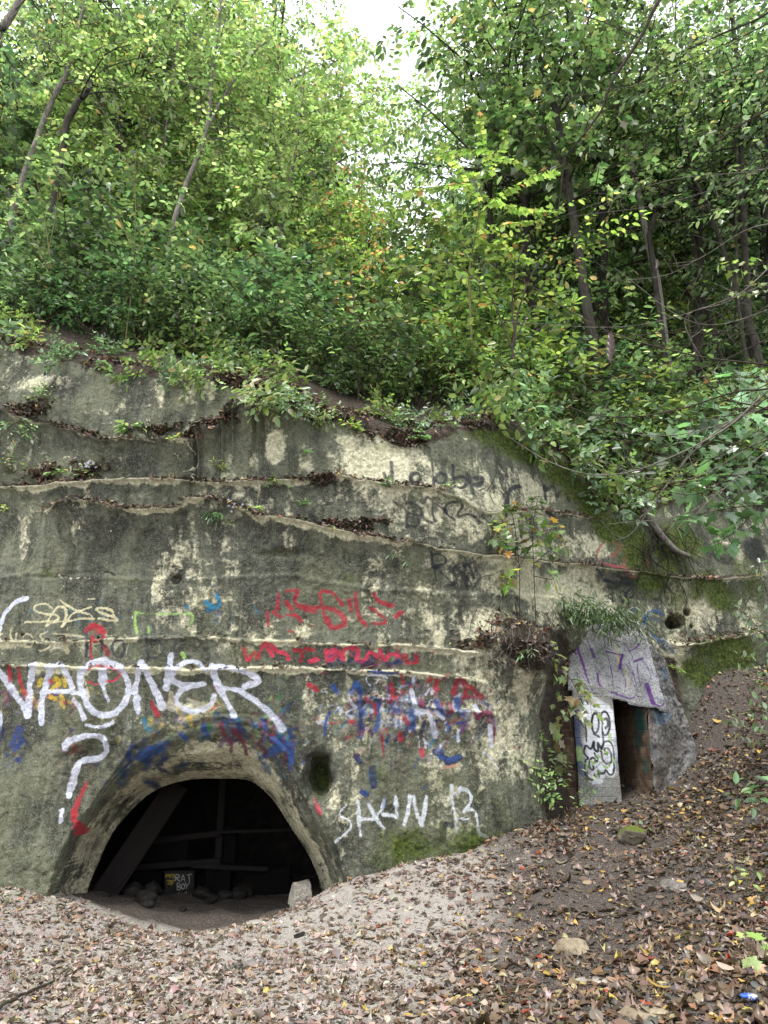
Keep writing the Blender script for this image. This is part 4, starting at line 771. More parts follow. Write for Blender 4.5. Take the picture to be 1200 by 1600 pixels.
# brick passage: right wall, ceiling, back
def quad_wall(name, c, nu, nv, mat, strokes=None, seed=0):
    c = [np.array(q, float) for q in c]; u = np.linspace(0, 1, nu)[:, None, None]; v = np.linspace(0, 1, nv)[None, :, None]
    f = (c[0] * (1 - u) + c[1] * u) * (1 - v) + (c[3] * (1 - u) + c[2] * u) * v
    nrm = np.cross(c[1] - c[0], c[3] - c[0]); nrm /= np.linalg.norm(nrm); f = f + nrm * (.03 * (fbm(f[..., 1] * 8 + f[..., 0] * 8, f[..., 2] * 12, 3, seed) - .5))[..., None]
    A = np.zeros((nu * nv, 4))
    if strokes:
        for (yy, zz, r, col, al) in strokes:
            d = np.sqrt((f[..., 1] - yy) ** 2 + (f[..., 2] - zz) ** 2) / r + .7 * (fbm(f[..., 1] * 14, f[..., 2] * 14, 3, 3) - .5); a = al * (1 - sstep(.6, 1.2, d)).ravel()
            A[:, :3] = A[:, :3] * (1 - a[:, None]) + np.array(col) * a[:, None]; A[:, 3] = np.maximum(A[:, 3], a)
    o = obj(name, mesh_np(name, f.reshape(-1, 3), grid_faces(nu, nv), {'paint': A}), mat); reparent(o, dw); return o
r1 = DP(1008, 1085, .02); r2 = DP(1024, 1275, .02); xR = (r1[0] + r2[0]) / 2
teal = [(YF + .25, 2.0, .2, (.02, .16, .13), .8), (YF + .35, 1.75, .12, (.02, .14, .12), .7), (YF + .2, 1.45, .1, (.03, .2, .16), .7), (YF + .3, 2.15, .15, (.02, .12, .15), .7)]
quad_wall('passage_wall', [(r1[0], r1[1], r1[2] + .1), (r1[0] - .12, 11.2, r1[2] + .1), (r2[0] - .12, 11.2, r2[2] - .25), (r2[0], r2[1], r2[2] - .25)], 70, 60, M_BRICK, teal, 1)
p1 = DP(955, 1078, .3); p2 = DP(974, 1268, .3)
quad_wall('passage_wall', [(p1[0], p1[1], p1[2] + .1), (p1[0], 11.2, p1[2] + .1), (p2[0], 11.2, p2[2] - .2), p2], 30, 40, M_BRICK, None, 2)
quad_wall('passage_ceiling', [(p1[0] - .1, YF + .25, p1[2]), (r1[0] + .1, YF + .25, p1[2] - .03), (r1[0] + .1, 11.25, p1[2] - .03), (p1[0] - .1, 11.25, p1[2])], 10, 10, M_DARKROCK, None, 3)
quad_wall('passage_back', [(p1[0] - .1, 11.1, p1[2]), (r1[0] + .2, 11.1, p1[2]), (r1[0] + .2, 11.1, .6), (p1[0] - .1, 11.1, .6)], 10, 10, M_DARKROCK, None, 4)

# ------------------------------------------------------------------ inside the cave
pw = thing('block_partition', 'ruined low partition of dark blocks and planks inside the cave', 'partition', P(300, 1395, 10.2))
def part(o): reparent(o, pw) if False else None; o.parent = pw; o.matrix_parent_inverse = Matrix.Translation(-Vector(pw.location)); return o
YB = 10.15
for k, (a, b, c, d) in enumerate([(205, 1362, 252, 1392), (322, 1350, 345, 1410), (255, 1310, 292, 1345), (345, 1358, 358, 1400), (395, 1356, 452, 1400), (215, 1312, 256, 1346), (352, 1290, 366, 1350)]):
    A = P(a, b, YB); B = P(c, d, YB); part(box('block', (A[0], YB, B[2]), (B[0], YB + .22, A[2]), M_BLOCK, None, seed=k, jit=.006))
for k, (x0, y0, x1, y1, th) in enumerate([(205, 1318, 345, 1302, 9), (200, 1356, 345, 1345, 9), (300, 1352, 420, 1358, 7), (340, 1300, 470, 1296, 5)]):
    A = P(x0, y0, YB - .03); B = P(x1, y1, YB - .03); L = math.hypot(B[0] - A[0], B[2] - A[2]); o = box('plank', (-L / 2, -.03, -th / 240), (L / 2, .03, th / 240), M_WOOD, None, seed=k, jit=.004)
    o.location = ((A[0] + B[0]) / 2, YB - .04 - .004 * k, (A[2] + B[2]) / 2); o.rotation_euler = (0, -math.atan2(B[2] - A[2], B[0] - A[0]), 0); part(o)
post = box('post', (P(338, 1280, YB)[0], YB + .02, .0), (P(349, 1280, YB)[0], YB + .12, 1.4), M_WOOD, None, jit=.004); part(post)
Tn = []
def letters(col, wd, lst): Tn.extend([(col, wd, p, 1.0, .3) for p in lst])
letters((.3, .3, .28), 1.3, [[(274, 1376), (275, 1367), (279, 1367), (280, 1371), (275, 1372), (281, 1377)], [(283, 1377), (286, 1367), (289, 1377)], [(284, 1374), (288, 1374)], [(292, 1367), (299, 1366)], [(295, 1367), (296, 1377)],
    [(277, 1389), (277, 1380), (281, 1381), (281, 1384), (277, 1385), (282, 1387), (281, 1390), (277, 1390)], ell(286, 1385, 2.6, 4), [(290, 1379), (292, 1384), (296, 1379)], [(292, 1384), (291, 1389)], [(279, 1395), (285, 1397), (291, 1394)]])
letters((.28, .21, .03), 1.3, [[(259, 1371), (260, 1366), (262, 1369), (264, 1366), (265, 1371)], ell(267.5, 1368.5, 1.6, 2.4), [(273, 1366), (270, 1367), (273, 1370), (270, 1372)], [(261, 1376), (266, 1376), (263, 1381)], ell(268.5, 1378, 1.4, 2.2), [(270, 1377), (273, 1375)], [(262, 1381), (268, 1382), (270, 1380)]])
o = painted('lettered_panel', [P(256, 1361, YB - .14), P(303, 1361, YB - .14), P(303, 1399, YB - .14), P(256, 1399, YB - .14)], 110, 90, .12, M_BLOCK, None, Tn, YB - .14, seed=7, amp=.002); part(o)
o['label'] = 'dark panel with chalked words RAT BOY'
lb = box('leaning_board', (-.14, -.02, -.85), (.14, .02, .85), M_RUST, None, seed=3, jit=.004); A = P(175, 1400, 9.2); B = P(240, 1262, 9.5)
lb.location = tuple((np.array(A) + np.array(B)) / 2); lb.rotation_euler = (math.radians(-14), math.radians(29), 0); tag(lb, 'rust brown board leaning against the left inside wall of the cave', 'board')
lb2 = box('broken_stick', (-.012, -.012, -.28), (.012, .012, .28), M_WOOD, None, seed=3, jit=.003); lb2.location = P(178, 1392, 9.0); lb2.rotation_euler = (0, math.radians(38), 0); tag(lb2, 'pale splintered stick propped beside the rust brown board', 'stick')

def rock(name, loc, size, mat, label, cat='rock', seed=0, ang=1.0, rz=0, group=None, n=24):
    r = np.random.RandomState(seed); th = np.linspace(0, math.pi, n); ph = np.linspace(0, 2 * math.pi, 2 * n, endpoint=False); T_, Ph = np.meshgrid(th, ph, indexing='ij')
    d = np.stack([np.sin(T_) * np.cos(Ph), np.sin(T_) * np.sin(Ph), np.cos(T_)], -1).reshape(-1, 3)
    # faceted: intersection of random planes
    pl = r.randn(int(9 + 6 * ang), 3); pl /= np.linalg.norm(pl, axis=1)[:, None]; hs_ = r.uniform(.62, .85, len(pl)); dots = d @ pl.T
    rad = np.min(np.where(dots > .05, hs_[None] / np.maximum(dots, .05), 1e3), 1); rad = np.minimum(rad, 1.05)
    v = d * rad[:, None]; v += d * (.10 * (vn3(v * 3, seed) - .5) + .05 * (vn3(v * 9, seed + 1) - .5))[:, None]
    v = v * np.array(size)[None]; F_ = []
    m = 2 * n; i = np.arange(n - 1)[:, None] * m + np.arange(m)[None]; j = np.arange(n - 1)[:, None] * m + ((np.arange(m) + 1) % m)[None]
    F_ = np.stack([i, i + m, j + m, j], -1).reshape(-1, 4)
    me = mesh_np(name, v, F_); o = obj(name, me, mat, None, loc); o.rotation_euler = (0, 0, rz); return tag(o, label, cat, group)
def block_rock(name, loc, size, mat, label, seed, rz, tilt=(0, 0)):
    """squared quarry block with worn edges"""
    n = 20; u = np.linspace(-1, 1, n); V_ = []; F_ = []; o_ = 0
    for ax in range(3):
        for s in (-1, 1):
            A, B = np.meshgrid(u, u, indexing='ij'); C_ = np.full_like(A, s); q = [None] * 3; q[ax] = C_; q[(ax + 1) % 3] = A; q[(ax + 2) % 3] = B
            V_.append(np.stack(q, -1).reshape(-1, 3)); f = grid_faces(n, n) + o_; F_.append(f if s > 0 else f[:, ::-1]); o_ += n * n
    v = np.concatenate(V_); nr = np.linalg.norm(v, axis=1)[:, None]; v = v * .88 + v / nr * .16
    v[:, 0] *= 1 - .12 * v[:, 2]; v[:, 1] *= 1 - .1 * v[:, 2]; v[:, 2] += .12 * v[:, 0]
    v = v + v / nr * (.16 * (vn3(v * 1.3, seed) - .5) + .08 * (vn3(v * 4, seed) - .5) + .04 * (vn3(v * 12, seed) - .5))[:, None]
    o = obj(name, mesh_np(name, v * np.array(size)[None] , F_), mat, None, loc); o.rotation_euler = (tilt[0], tilt[1], rz); return tag(o, label, 'rock')
g_ = hitg(468, 1412); block_rock('stone_block', (g_[0], g_[1] + .1, g_[2] + .08), (.098, .10, .105), M_PALE, 'pale squared stone block sitting at the right corner of the cave mouth', 3, .3, (.1, .05))
for nm, px, py, sz, mt, lab, sd_, rz in [
    ('flat_stone', 388, 1508, (.17, .12, .06), M_GREY, 'flat grey stone half buried in leaves in front of the cave', 5, .3),
    ('small_stone', 276, 1472, (.10, .07, .05), M_GREY, 'small dark grey stone in the leaf litter left of the flat grey stone', 6, 1),
    ('small_stone', 116, 1462, (.09, .06, .05), M_GREY, 'small grey stone in the leaves below the left end of the arch', 7, 2),
    ('pale_stone', 402, 1444, (.13, .06, .05), M_PALE, 'low pale stone on the earthen lip left of the squared block', 8, .2),
    ('small_stone', 470, 1462, (.07, .05, .04), M_DARKROCK, 'blackish stone in the litter just below the squared pale block', 9, .6),
    ('mossy_rock', 988, 1318, (.15, .13, .10), M_MOSSY, 'moss covered rock on the trampled path below the doorway', 11, .5),
    ('sandstone_lump', 892, 1485, (.20, .14, .09), M_SAND, 'yellowish sandstone lump bedded in the path at the right', 12, .2),
    ('bleached_slab', 925, 1534, (.20, .09, .03), M_PALE, 'thin bleached slab of stone below the yellowish sandstone lump', 13, .1),
    ('small_stone', 878, 1306, (.05, .04, .04), M_SAND, 'little tan pebble in the leaves near the green bush', 14, .9),
    ('rounded_rock', 1055, 1385, (.14, .12, .08), M_GREY, 'dull rounded rock on the bank edge right of the mossy rock', 15, .4),
    ('small_stone', 770, 1500, (.07, .05, .04), M_GREY, 'small stone left of the yellowish sandstone lump', 16, 1.4),
    ('corner_rock', 1010, 1585, (.16, .11, .07), M_SAND, 'tan rock showing through leaves at the bottom of the path', 18, .1)]:
    g_ = hitg(px, py); rock(nm, (g_[0], g_[1], g_[2] + sz[2] * (.75 if nm == 'mossy_rock' else -.22)), sz, mt, lab, 'stone', sd_, 1, rz)
for k, (px, py, s) in enumerate([(205, 1400, .12), (226, 1412, .11), (372, 1404, .11), (318, 1404, .11), (330, 1412, .08), (238, 1398, .13), (352, 1405, .09), (215, 1425, .08), (285, 1424, .045)]):
    g_ = hitg(px, py); rock('rubble_chunk', (g_[0], max(g_[1], 8.9), Gs(g_[0], max(g_[1], 8.9)) + s * .4), (s * 1.2, s, s * .8), M_RUBBLE, 'lump of broken stone heaped on the dim cave floor', 'rock', 30 + k, 1, k, 'rubble on the cave floor', 14)

# earthen apron at the right corner of the mouth
# ------------------------------------------------------------------ leaf litter
def litter(name, x, y, z, nrm, rng, size, cols, label, mat=M_DRY):
    N = len(x); parts = []; kinds = [_leaf_litter(.5), _leaf_litter(1.1), LEAF['maple'], _leaf_litter(.2)]
    k = rng.choice(4, N, p=[.40, .30, .10, .20]); a = rng.rand(N) * 2 * math.pi
    d = np.stack([np.cos(a), np.sin(a), .25 * rng.randn(N)], 1); nn = nrm + .27 * rng.randn(N, 3)
    pos = np.stack([x, y, z], 1) + nrm * (rng.rand(N, 1) ** 2 * .018 + .001)
    for i in range(4):
        s = k == i
        if s.any(): parts.append(leaves_mesh(kinds[i], pos[s], d[s], nn[s], size[s] * (.85 if i == 2 else 1), cols[s], rng.uniform(-1.6, 2.4, s.sum())))
    V_, F_, C_ = join_parts(parts); o = obj(name, mesh_np(name, V_, F_, {'tint': C_}, smooth=False), mat); return tag(o, label, kind='stuff')
rng = np.random.RandomState(11)
N = 88000; yy = 3.0 + 9.0 * rng.rand(N) ** 1.25; xx = rng.uniform(-.62, .66, N) * yy * 1.05
ok = (yy < Wsamp(xx, Gs(xx, yy) + .1) + .02) & ~((yy > 8.3) & (xx < .2)); 
# clear patches: trampled path and dusty bare places
bare = fbm(xx * 1.8, yy * 1.8, 4, 33); pth = np.exp(-((xx - (1.55 + .35 * (yy - 6))) / .38) ** 2) * (yy > 5.2)
ok &= rng.rand(N) > (.5 * sstep(.48, .6, bare) + .60 * pth); ok &= ~((abs(xx + 1.7) < 1.2) & (yy > 7.9) & (rng.rand(N) > .15))
xx, yy = xx[ok], yy[ok]; N = len(xx); zz = Gs(xx, yy); e = .05
nr = np.stack([-(Gs(xx + e, yy) - zz) / e, -(Gs(xx, yy + e) - zz) / e, np.ones(N)], 1); nr /= np.linalg.norm(nr, axis=1)[:, None]
pm = palemask(xx, yy); kp = rng.rand(N) > .28 * pm; xx, yy, zz, nr, pm = xx[kp], yy[kp], zz[kp], nr[kp], pm[kp]; N = len(xx); lightc = pal(rng, N, [(.34, .265, .235), (.44, .37, .335), (.22, .155, .13), (.54, .48, .445), (.12, .085, .07), (.38, .21, .13), (.56, .43, .16), (.25, .21, .20)], [22, 24, 20, 14, 14, 3, 1.6, 14])
darkc = pal(rng, N, [(.13, .08, .055), (.21, .135, .10), (.07, .045, .035), (.30, .21, .165), (.30, .17, .10), (.55, .38, .10), (.5, .4, .22), (.34, .06, .03), (.12, .10, .10)], [26, 24, 16, 12, 4, 3.5, 3, .8, 12])
sel = rng.rand(N) < pm * .92; cc = np.where(sel[:, None], np.clip(lightc * np.array([.93, .86, .80]), 0, .6), darkc)
litter('leaf_litter', xx, yy, zz, nr, rng, rng.uniform(.032, .075, N) * (1.1 - .20 * pm) * np.where(rng.rand(N) < .15, 1.5, 1) * np.where((xx > .3) & (yy < 6), 1.1, 1), cc, 'brown curled fallen leaves spread over the ground')
# crumbs, grit and twiglets
Nc = 45000; yy = 3.2 + 8 * rng.rand(Nc) ** 1.3; xx = rng.uniform(-.6, .66, Nc) * yy; ok = (yy < Wsamp(xx, Gs(xx, yy) + .1)) & ~((yy > 8.3) & (xx < .2)); xx, yy = xx[ok], yy[ok]; Nc = len(xx); zz = Gs(xx, yy)
oc = (np.array([(1, 0, 0), (-.5, .87, 0), (-.5, -.87, 0), (0, 0, .8), (0, 0, -.8)], float), [np.array([[0, 1, 3], [1, 2, 3], [2, 0, 3], [1, 0, 4], [2, 1, 4], [0, 2, 4]])])
pm = palemask(xx, yy)[:, None]; cc = pal(rng, Nc, [(.5, .46, .42), (.35, .3, .27), (.6, .57, .52)], [1, 1, .6]) * pm + pal(rng, Nc, [(.10, .08, .07), (.2, .17, .15), (.05, .04, .035)], [1, .5, 1]) * (1 - pm)
V_, F_, C_ = leaves_mesh(oc, np.stack([xx, yy, zz + .003], 1), rng.randn(Nc, 3), rng.randn(Nc, 3), rng.uniform(.003, .012, Nc), cc)
tag(obj('ground_crumbs', mesh_np('ground_crumbs', V_, F_, {'tint': C_}, smooth=False), M_DRY), 'small crumbs of earth and leaf on the ground', kind='stuff')
# litter on ledges, mound and rim of the cliff
wgt = bench * 1.6 + 1.1 * np.exp(-(((X - 1.66) / .42) ** 2 + ((Z - 2.98) / .15) ** 2)) + .6 * np.exp(-(((X - 1.72) / .45) ** 2 + ((Z - 2.8) / .25) ** 2)) + sstep(-.05, .1, Z - rim(X)) * (1 - sstep(.8, 1.0, Z - rim(X))) * .75
wgt *= sstep(.44, .60, fbm(X * 1.5, Z * 2.5, 4, 77)) + .015
for (px_, py_, rx_, rz2, s_) in [(262, 678, .55, .10, 2.4), (330, 668, .35, .10, 2.0), (625, 683, .4, .12, 1.8), (505, 750, .25, .07, 1.5), (560, 820, .5, .08, 1.6), (100, 740, .5, .12, 1.6), (735, 1000, .25, .12, 1.8), (40, 640, .4, .1, 1.2)]:
    h_ = hitw(px_, py_)[0]; wgt += s_ * np.exp(-(((X - h_[0]) / rx_) ** 2 + ((Z - h_[2]) / rz2) ** 2) ** 2) * sstep(.35, .5, fbm(X * 4, Z * 4, 3, 78))
wgt *= 1.0 * (X > -6) * (X < 6.5) * (1 - hole)
NLL = 17000
ii = rng.choice(wgt.size, NLL, p=(wgt / wgt.sum()).ravel()); xx = X.ravel()[ii] + rng.uniform(-.01, .01, NLL); zz = Z.ravel()[ii]; yy = Wsamp(xx, zz) - .01
nrm = np.tile(np.array([[0, -.55, .85]]), (NLL, 1))
cc = pal(rng, NLL, [(.09, .06, .05), (.15, .105, .085), (.05, .035, .028), (.30, .22, .18), (.28, .11, .08), (.45, .35, .16)], [24, 22, 22, 9, 3, 1.5])
litter('ledge_leaf_litter', xx, yy, zz, nrm, rng, rng.uniform(.035, .085, NLL), cc, 'dark fallen leaves caught on the ledges of the cliff')

# ------------------------------------------------------------------ plants
def unit(v): v = np.asarray(v, float); return v / (np.linalg.norm(v) + 1e-9)
UP = np.array([0, 0, 1.])
class Grow:
    def __init__(s, seed): s.r = np.random.RandomState(seed); s.lines = []; s.lp = []; s.ld = []; s.ln = []
    def leaf(s, p, d, droop=.15, tilt=.45):
        s.lp.append(p); s.ld.append(unit(d + np.array([0, 0, -droop]) + s.r.randn(3) * .15)); s.ln.append(UP + s.r.randn(3) * tilt)
    def twig_leaves(s, pts, step, droop, tilt, pair=False):
        L = np.linalg.norm(pts[-1] - pts[0]); n = max(2, int(L / step))
        for k in range(n):
            t = (k + .6) / n * (len(pts) - 1); i = min(int(t), len(pts) - 2); p = pts[i] + (pts[i + 1] - pts[i]) * (t - i); d = unit(pts[i + 1] - pts[i])
            sd = np.cross(d, UP); sd = unit(sd) if np.linalg.norm(sd) > .1 else unit(s.r.randn(3))
            for sg in ((1, -1) if pair else ((1,) if k % 2 else (-1,))): s.leaf(p, d * .55 + sd * sg * .85, droop, tilt)
        s.leaf(pts[-1], unit(pts[-1] - pts[-2]), droop, tilt)
    def branch(s, p, d, L, r, lev, spec):
        sp = spec[lev]; n = sp.get('n', 6); pts = [np.array(p, float)]; d = unit(d); seg = L / n
        for k in range(n):
            d = unit(d + s.r.randn(3) * sp.get('w', .15) + UP * sp.get('up', .05)); pts.append(pts[-1] + d * seg)
        pts = np.array(pts); rad = np.linspace(r, r * sp.get('taper', .35), n + 1); s.lines.append((pts, rad, lev))
        if lev == len(spec) - 1: s.twig_leaves(pts, sp['step'], sp.get('droop', .2), sp.get('tilt', .4), sp.get('pair', False)); return pts
        s.children(pts, rad, lev, spec, L); return pts
    def children(s, pts, rad, lev, spec, L, t0=None):
        sp = spec[lev]; nc = sp['kids']; n = len(pts) - 1; t0 = sp.get('t0', .3) if t0 is None else t0
        for k in range(nc):
            t = (t0 + (1 - t0) * (k + s.r.rand() * .8) / nc) * n; i = min(int(t), n - 1); q = pts[i] + (pts[i + 1] - pts[i]) * (t - i); dd = unit(pts[i + 1] - pts[i])
            az = k * 2.4 + s.r.rand() * .9; a = unit(np.cross(dd, UP + s.r.randn(3) * .05)); b = np.cross(dd, a); side = a * math.cos(az) + b * math.sin(az)
            ang = sp.get('ang', .9) + s.r.randn() * .15; nd = dd * math.cos(ang) + side * math.sin(ang); nd[2] *= sp.get('flat', 1)
            l2 = L * sp['ratio'] * s.r.uniform(.7, 1.2) * (1 - sp.get('cone', .35) * (t / n - t0)); s.branch(q, nd, l2, max(.0015, rad[i] * sp.get('rr', .5)), lev + 1, spec)
    def meshes(s, name, leafkind, size, cols, wts, twig_k=3, minr=0.0, bigk=7, var=.5, szvar=.4, clump=.5):
        big = [(p, r) for p, r, l in s.lines if l == 0]; small = [(p, r) for p, r, l in s.lines if l > 0 and r[0] >= minr]
        V1, F1 = tubes(big, bigk); FF = [F1]
        if small:
            V2, F2 = tubes(small, twig_k); FF.append(F2 + len(V1)); V1 = np.concatenate([V1, V2])
        wood = mesh_np(name + '_wood', V1, FF)
        P_ = np.array(s.lp); N = len(P_); c = pal(s.r, N, cols, wts, var)
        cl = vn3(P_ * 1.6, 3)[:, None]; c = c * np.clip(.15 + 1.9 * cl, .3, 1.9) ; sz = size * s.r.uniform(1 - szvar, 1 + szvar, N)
        V_, F_, C_ = leaves_mesh(LEAF[leafkind], P_, np.array(s.ld), np.array(s.ln), sz, c)
        return wood, mesh_np(name + '_leaves', V_, F_, {'tint': C_}, smooth=False)

GREEN = ([(0.126, 0.198, 0.084), (0.190, 0.280, 0.116), (0.289, 0.398, 0.171), (0.068, 0.117, 0.051), (0.422, 0.506, 0.254), (0.596, 0.432, 0.204)], [24, 24, 16, 20, 5, 1.5])
COOL = ([(0.119, 0.194, 0.102), (0.191, 0.290, 0.153), (0.302, 0.421, 0.235), (0.061, 0.108, 0.055), (0.481, 0.612, 0.413)], [24, 24, 15, 20, 6])
BRIGHT = ([(0.267, 0.374, 0.094), (0.358, 0.470, 0.135), (0.164, 0.253, 0.062), (0.500, 0.532, 0.176), (0.525, 0.274, 0.129)], [24, 20, 20, 6, 2.2])
ORANGE = ([(.14, .22, .04), (.42, .20, .09), (.50, .26, .13), (.36, .12, .06), (.22, .28, .05)], [16, 16, 10, 5, 16])
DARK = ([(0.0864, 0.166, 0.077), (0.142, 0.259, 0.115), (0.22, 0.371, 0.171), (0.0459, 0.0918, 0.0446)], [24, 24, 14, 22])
AIRY = ([(0.343, 0.458, 0.177), (0.440, 0.559, 0.230), (0.218, 0.314, 0.119), (0.555, 0.621, 0.304), (0.696, 0.533, 0.241)], [26, 22, 22, 9, 2])
PALEG = ([(.14, .25, .10), (.19, .32, .13), (.10, .19, .07), (.25, .36, .16)], [22, 22, 14, 10])

PROTO = {}
def proto(kind, name, wood, leaves, wm, leafname='foliage', woodname='stem', cat='shrub'):
    PROTO.setdefault(kind, []).append((name, wood, leaves, wm, leafname, woodname, cat))
def shrub_proto(kind, name, seed, h, stems, spread, spec, leaf, size, cols, cat='shrub', wm=None, woodname='stem', base_r=.010):
    g = Grow(seed)
    for k in range(stems):
        a = k * 2.4 + g.r.rand(); d = np.array([math.cos(a) * spread, math.sin(a) * spread, 1]); g.branch(np.array([math.cos(a), math.sin(a), 0]) * .08 * g.r.rand() - np.array([0, 0, .08]), d, h * g.r.uniform(.7, 1.1), base_r * g.r.uniform(.8, 1.3), 0, spec)
    wd, lv = g.meshes(name, leaf, size, cols[0], cols[1], 3, .0015, 5); proto(kind, name, wd, lv, wm or M_TWIG, 'foliage', woodname, cat)
SH = [dict(n=7, w=.13, up=.02, kids=8, t0=.28, ang=.95, ratio=.42, cone=.4, rr=.5), dict(n=4, w=.2, up=-.02, kids=3, t0=.25, ang=.8, ratio=.55, rr=.6), dict(n=3, w=.2, up=-.05, step=.06, droop=.3, tilt=.4)]
for sd_ in (1, 2, 3): shrub_proto('shrub', 'leafy_shrub', sd_, 1.7, 9, .55, SH, 'ovate', .125, GREEN)
shrub_proto('bright', 'bright_shrub', 4, 1.6, 9, .6, SH, 'ovate', .13, BRIGHT)
shrub_proto('bright', 'bright_shrub', 5, 1.9, 8, .5, SH, 'ovate', .12, BRIGHT)
shrub_proto('orange', 'turning_shrub', 6, 1.5, 6, .4, SH, 'ovate', .095, ORANGE)
shrub_proto('cool', 'cool_shrub', 7, 1.4, 9, .7, SH, 'ovate', .12, COOL)
shrub_proto('dark', 'dark_shrub', 8, 2.0, 9, .5, SH, 'ovate', .12, DARK)
LOW = [dict(n=5, w=.25, up=-.06, kids=5, t0=.15, ang=1.0, ratio=.5, rr=.6), dict(n=3, w=.25, up=.05, step=.045, droop=.25, tilt=.45)]
for sd_, cl_ in ((9, COOL), (10, ([(.20, .30, .09), (.28, .36, .12), (.12, .19, .06), (.40, .40, .20), (.34, .27, .12)], [20, 18, 14, 6, 3]))): shrub_proto('low', 'ground_plant', sd_, .62, 12, 1.2, LOW, 'ovate', .105, cl_, 'plant', M_STEM, 'stem', .004)
MS = [dict(n=7, w=.1, up=.02, kids=9, t0=.2, ang=1.1, ratio=.38, cone=.5, rr=.5), dict(n=4, w=.15, up=-.02, step=.07, droop=.35, tilt=.3, pair=True)]
shrub_proto('maple', 'maple_sapling', 11, 2.0, 3, .25, MS, 'maple', .12, PALEG, 'sapling'); shrub_proto('maple', 'maple_sapling', 12, 1.6, 4, .4, MS, 'maple', .11, BRIGHT, 'sapling')
TR = lambda k1, k2, k3, l1=.36, flat=.6, step=.052, t0=.12: [dict(n=12, w=.05, up=.03, kids=k1, t0=t0, ang=1.0, ratio=l1, cone=.28, rr=.42, flat=flat), dict(n=6, w=.14, up=.03, kids=k2, t0=.2, ang=.85, ratio=.42, cone=.3, rr=.5, flat=.7), dict(n=4, w=.18, up=.0, kids=k3, t0=.1, ang=.8, ratio=.55, rr=.6), dict(n=3, w=.2, up=-.08, step=step, droop=.3, tilt=.35)]
def tree_proto(kind, name, seed, h, r0, spec, leaf, size, cols, wm=M_BARK, lean=0.0, stems=1):
    g = Grow(seed)
    for k in range(stems): g.branch(np.array([0, 0, -.3]) + g.r.randn(3) * (.15 if k else 0) * np.array([1, 1, 0]), np.array([lean, g.r.randn() * .06, 1]), h * g.r.uniform(.85, 1.05), r0, 0, spec)
    wd, lv = g.meshes(name, leaf, size, cols[0], cols[1], 3, .004, 8, clump=.45); proto(kind, name, wd, lv, wm, 'crown', 'trunk', 'tree')
tree_proto('tmid', 'broadleaf_tree', 21, 8.5, .10, TR(30, 7, 4), 'diamond', .145, GREEN); tree_proto('tmid', 'broadleaf_tree', 22, 7.5, .09, TR(28, 7, 4), 'diamond', .145, COOL)
tree_proto('tairy', 'slender_tree', 23, 9.5, .07, TR(34, 7, 4, .30), 'diamond', .135, AIRY, M_BARKG); tree_proto('tairy', 'slender_tree', 24, 8.5, .07, TR(32, 7, 4, .32), 'diamond', .135, AIRY, M_BARKG)
tree_proto('tdark', 'dark_maple', 25, 7.0, .09, TR(28, 7, 3, .42, .4, .09), 'maple', .22, DARK); tree_proto('tdark', 'dark_maple', 26, 6.5, .09, TR(26, 7, 3, .45, .4, .09), 'maple', .22, COOL)
tree_proto('tsmall', 'understory_tree', 27, 4.6, .05, TR(22, 6, 4, .42, .6, .07), 'ovate', .14, GREEN); tree_proto('tsmall', 'understory_tree', 28, 4.2, .05, TR(22, 6, 4, .45, .6, .07), 'ovate', .14, BRIGHT)

tree_proto('thigh', 'high_crowned_tree', 29, 10.0, .11, TR(26, 7, 4, .30, .6, .06, .5), 'ovate', .135, GREEN); tree_proto('thigh', 'high_crowned_tree', 30, 10.5, .10, TR(24, 6, 4, .28, .6, .07, .5), 'ovate', .13, AIRY)

def hillz(x, y):
    i = int(np.clip(round((x + 18) / .1), 0, len(CX) - 1)); col = CW[i]; k = np.searchsorted(CZ, max(rim(x), 2)); return float(np.interp(y, col[k:], CZ[k:]))
USED = {}; CNT = {}
def plant(kind, pos, scale, label, group=None, rz=None, name=None, sz=None, tilt=(0, 0)):
    rr = random.Random(hash((round(pos[0], 2), round(pos[1], 2))) & 0xffff); CNT[kind] = CNT.get(kind, 0) + 1
    i = CNT[kind] % len(PROTO[kind]); nm, wd, lv, wm, ln, wn, cat = PROTO[kind][i]; rz = rr.uniform(0, 6.28) if rz is None else rz
    sc = sz or (scale * rr.uniform(.92, 1.08), scale * rr.uniform(.92, 1.08), scale)
    if (kind, i) in USED:
        o = dup(USED[(kind, i)], pos, rz, sc, label, group, tilt)
        if not group and 'group' in o: del o['group']
    else:
        o = thing(nm, label, cat, pos, rz, group); o.scale = sc; o.rotation_euler = (tilt[0], tilt[1], rz); obj(wn, wd, wm, o); obj(ln, lv, M_LEAF if cat == 'tree' else M_LEAF2, o); USED[(kind, i)] = o
    return o
def hillp(px, Y, pyref=450):
    a, b = ray(px, pyref); x = float(a * Y); return (x, Y, hillz(x, Y) - .03)

LM = [(-60, 'beyond the left edge'), (40, 'at the far left'), (130, 'above the sprayed yellow scribble'), (205, 'above the white question mark'), (290, 'above the leafy hollow'), (370, 'above the cave mouth'), (450, 'above the pale block'), (530, 'above the upper red scrawl'), (610, 'above the pale weathered patch'), (700, 'above the shaky white letters'),
      (780, 'above the dark sprayed m'), (860, 'above the debris mound'), (940, 'above the purple sprayed slab'), (1020, 'above the round rock holes'), (1100, 'above the hanging roots'), (1180, 'near the right edge'), (1270, 'beyond the right edge')]
def lm(px): return min(LM, key=lambda q: abs(q[0] - px))[1]
USEDL = set()
def ul(base, px, alts=('', 'shorter ', 'fuller ', 'thinner ', 'paler ')):
    for a in alts:
        L = (a + base + ' ' + lm(px)).strip()
        if L not in USEDL: USEDL.add(L); return L
    raise ValueError(base + str(px))
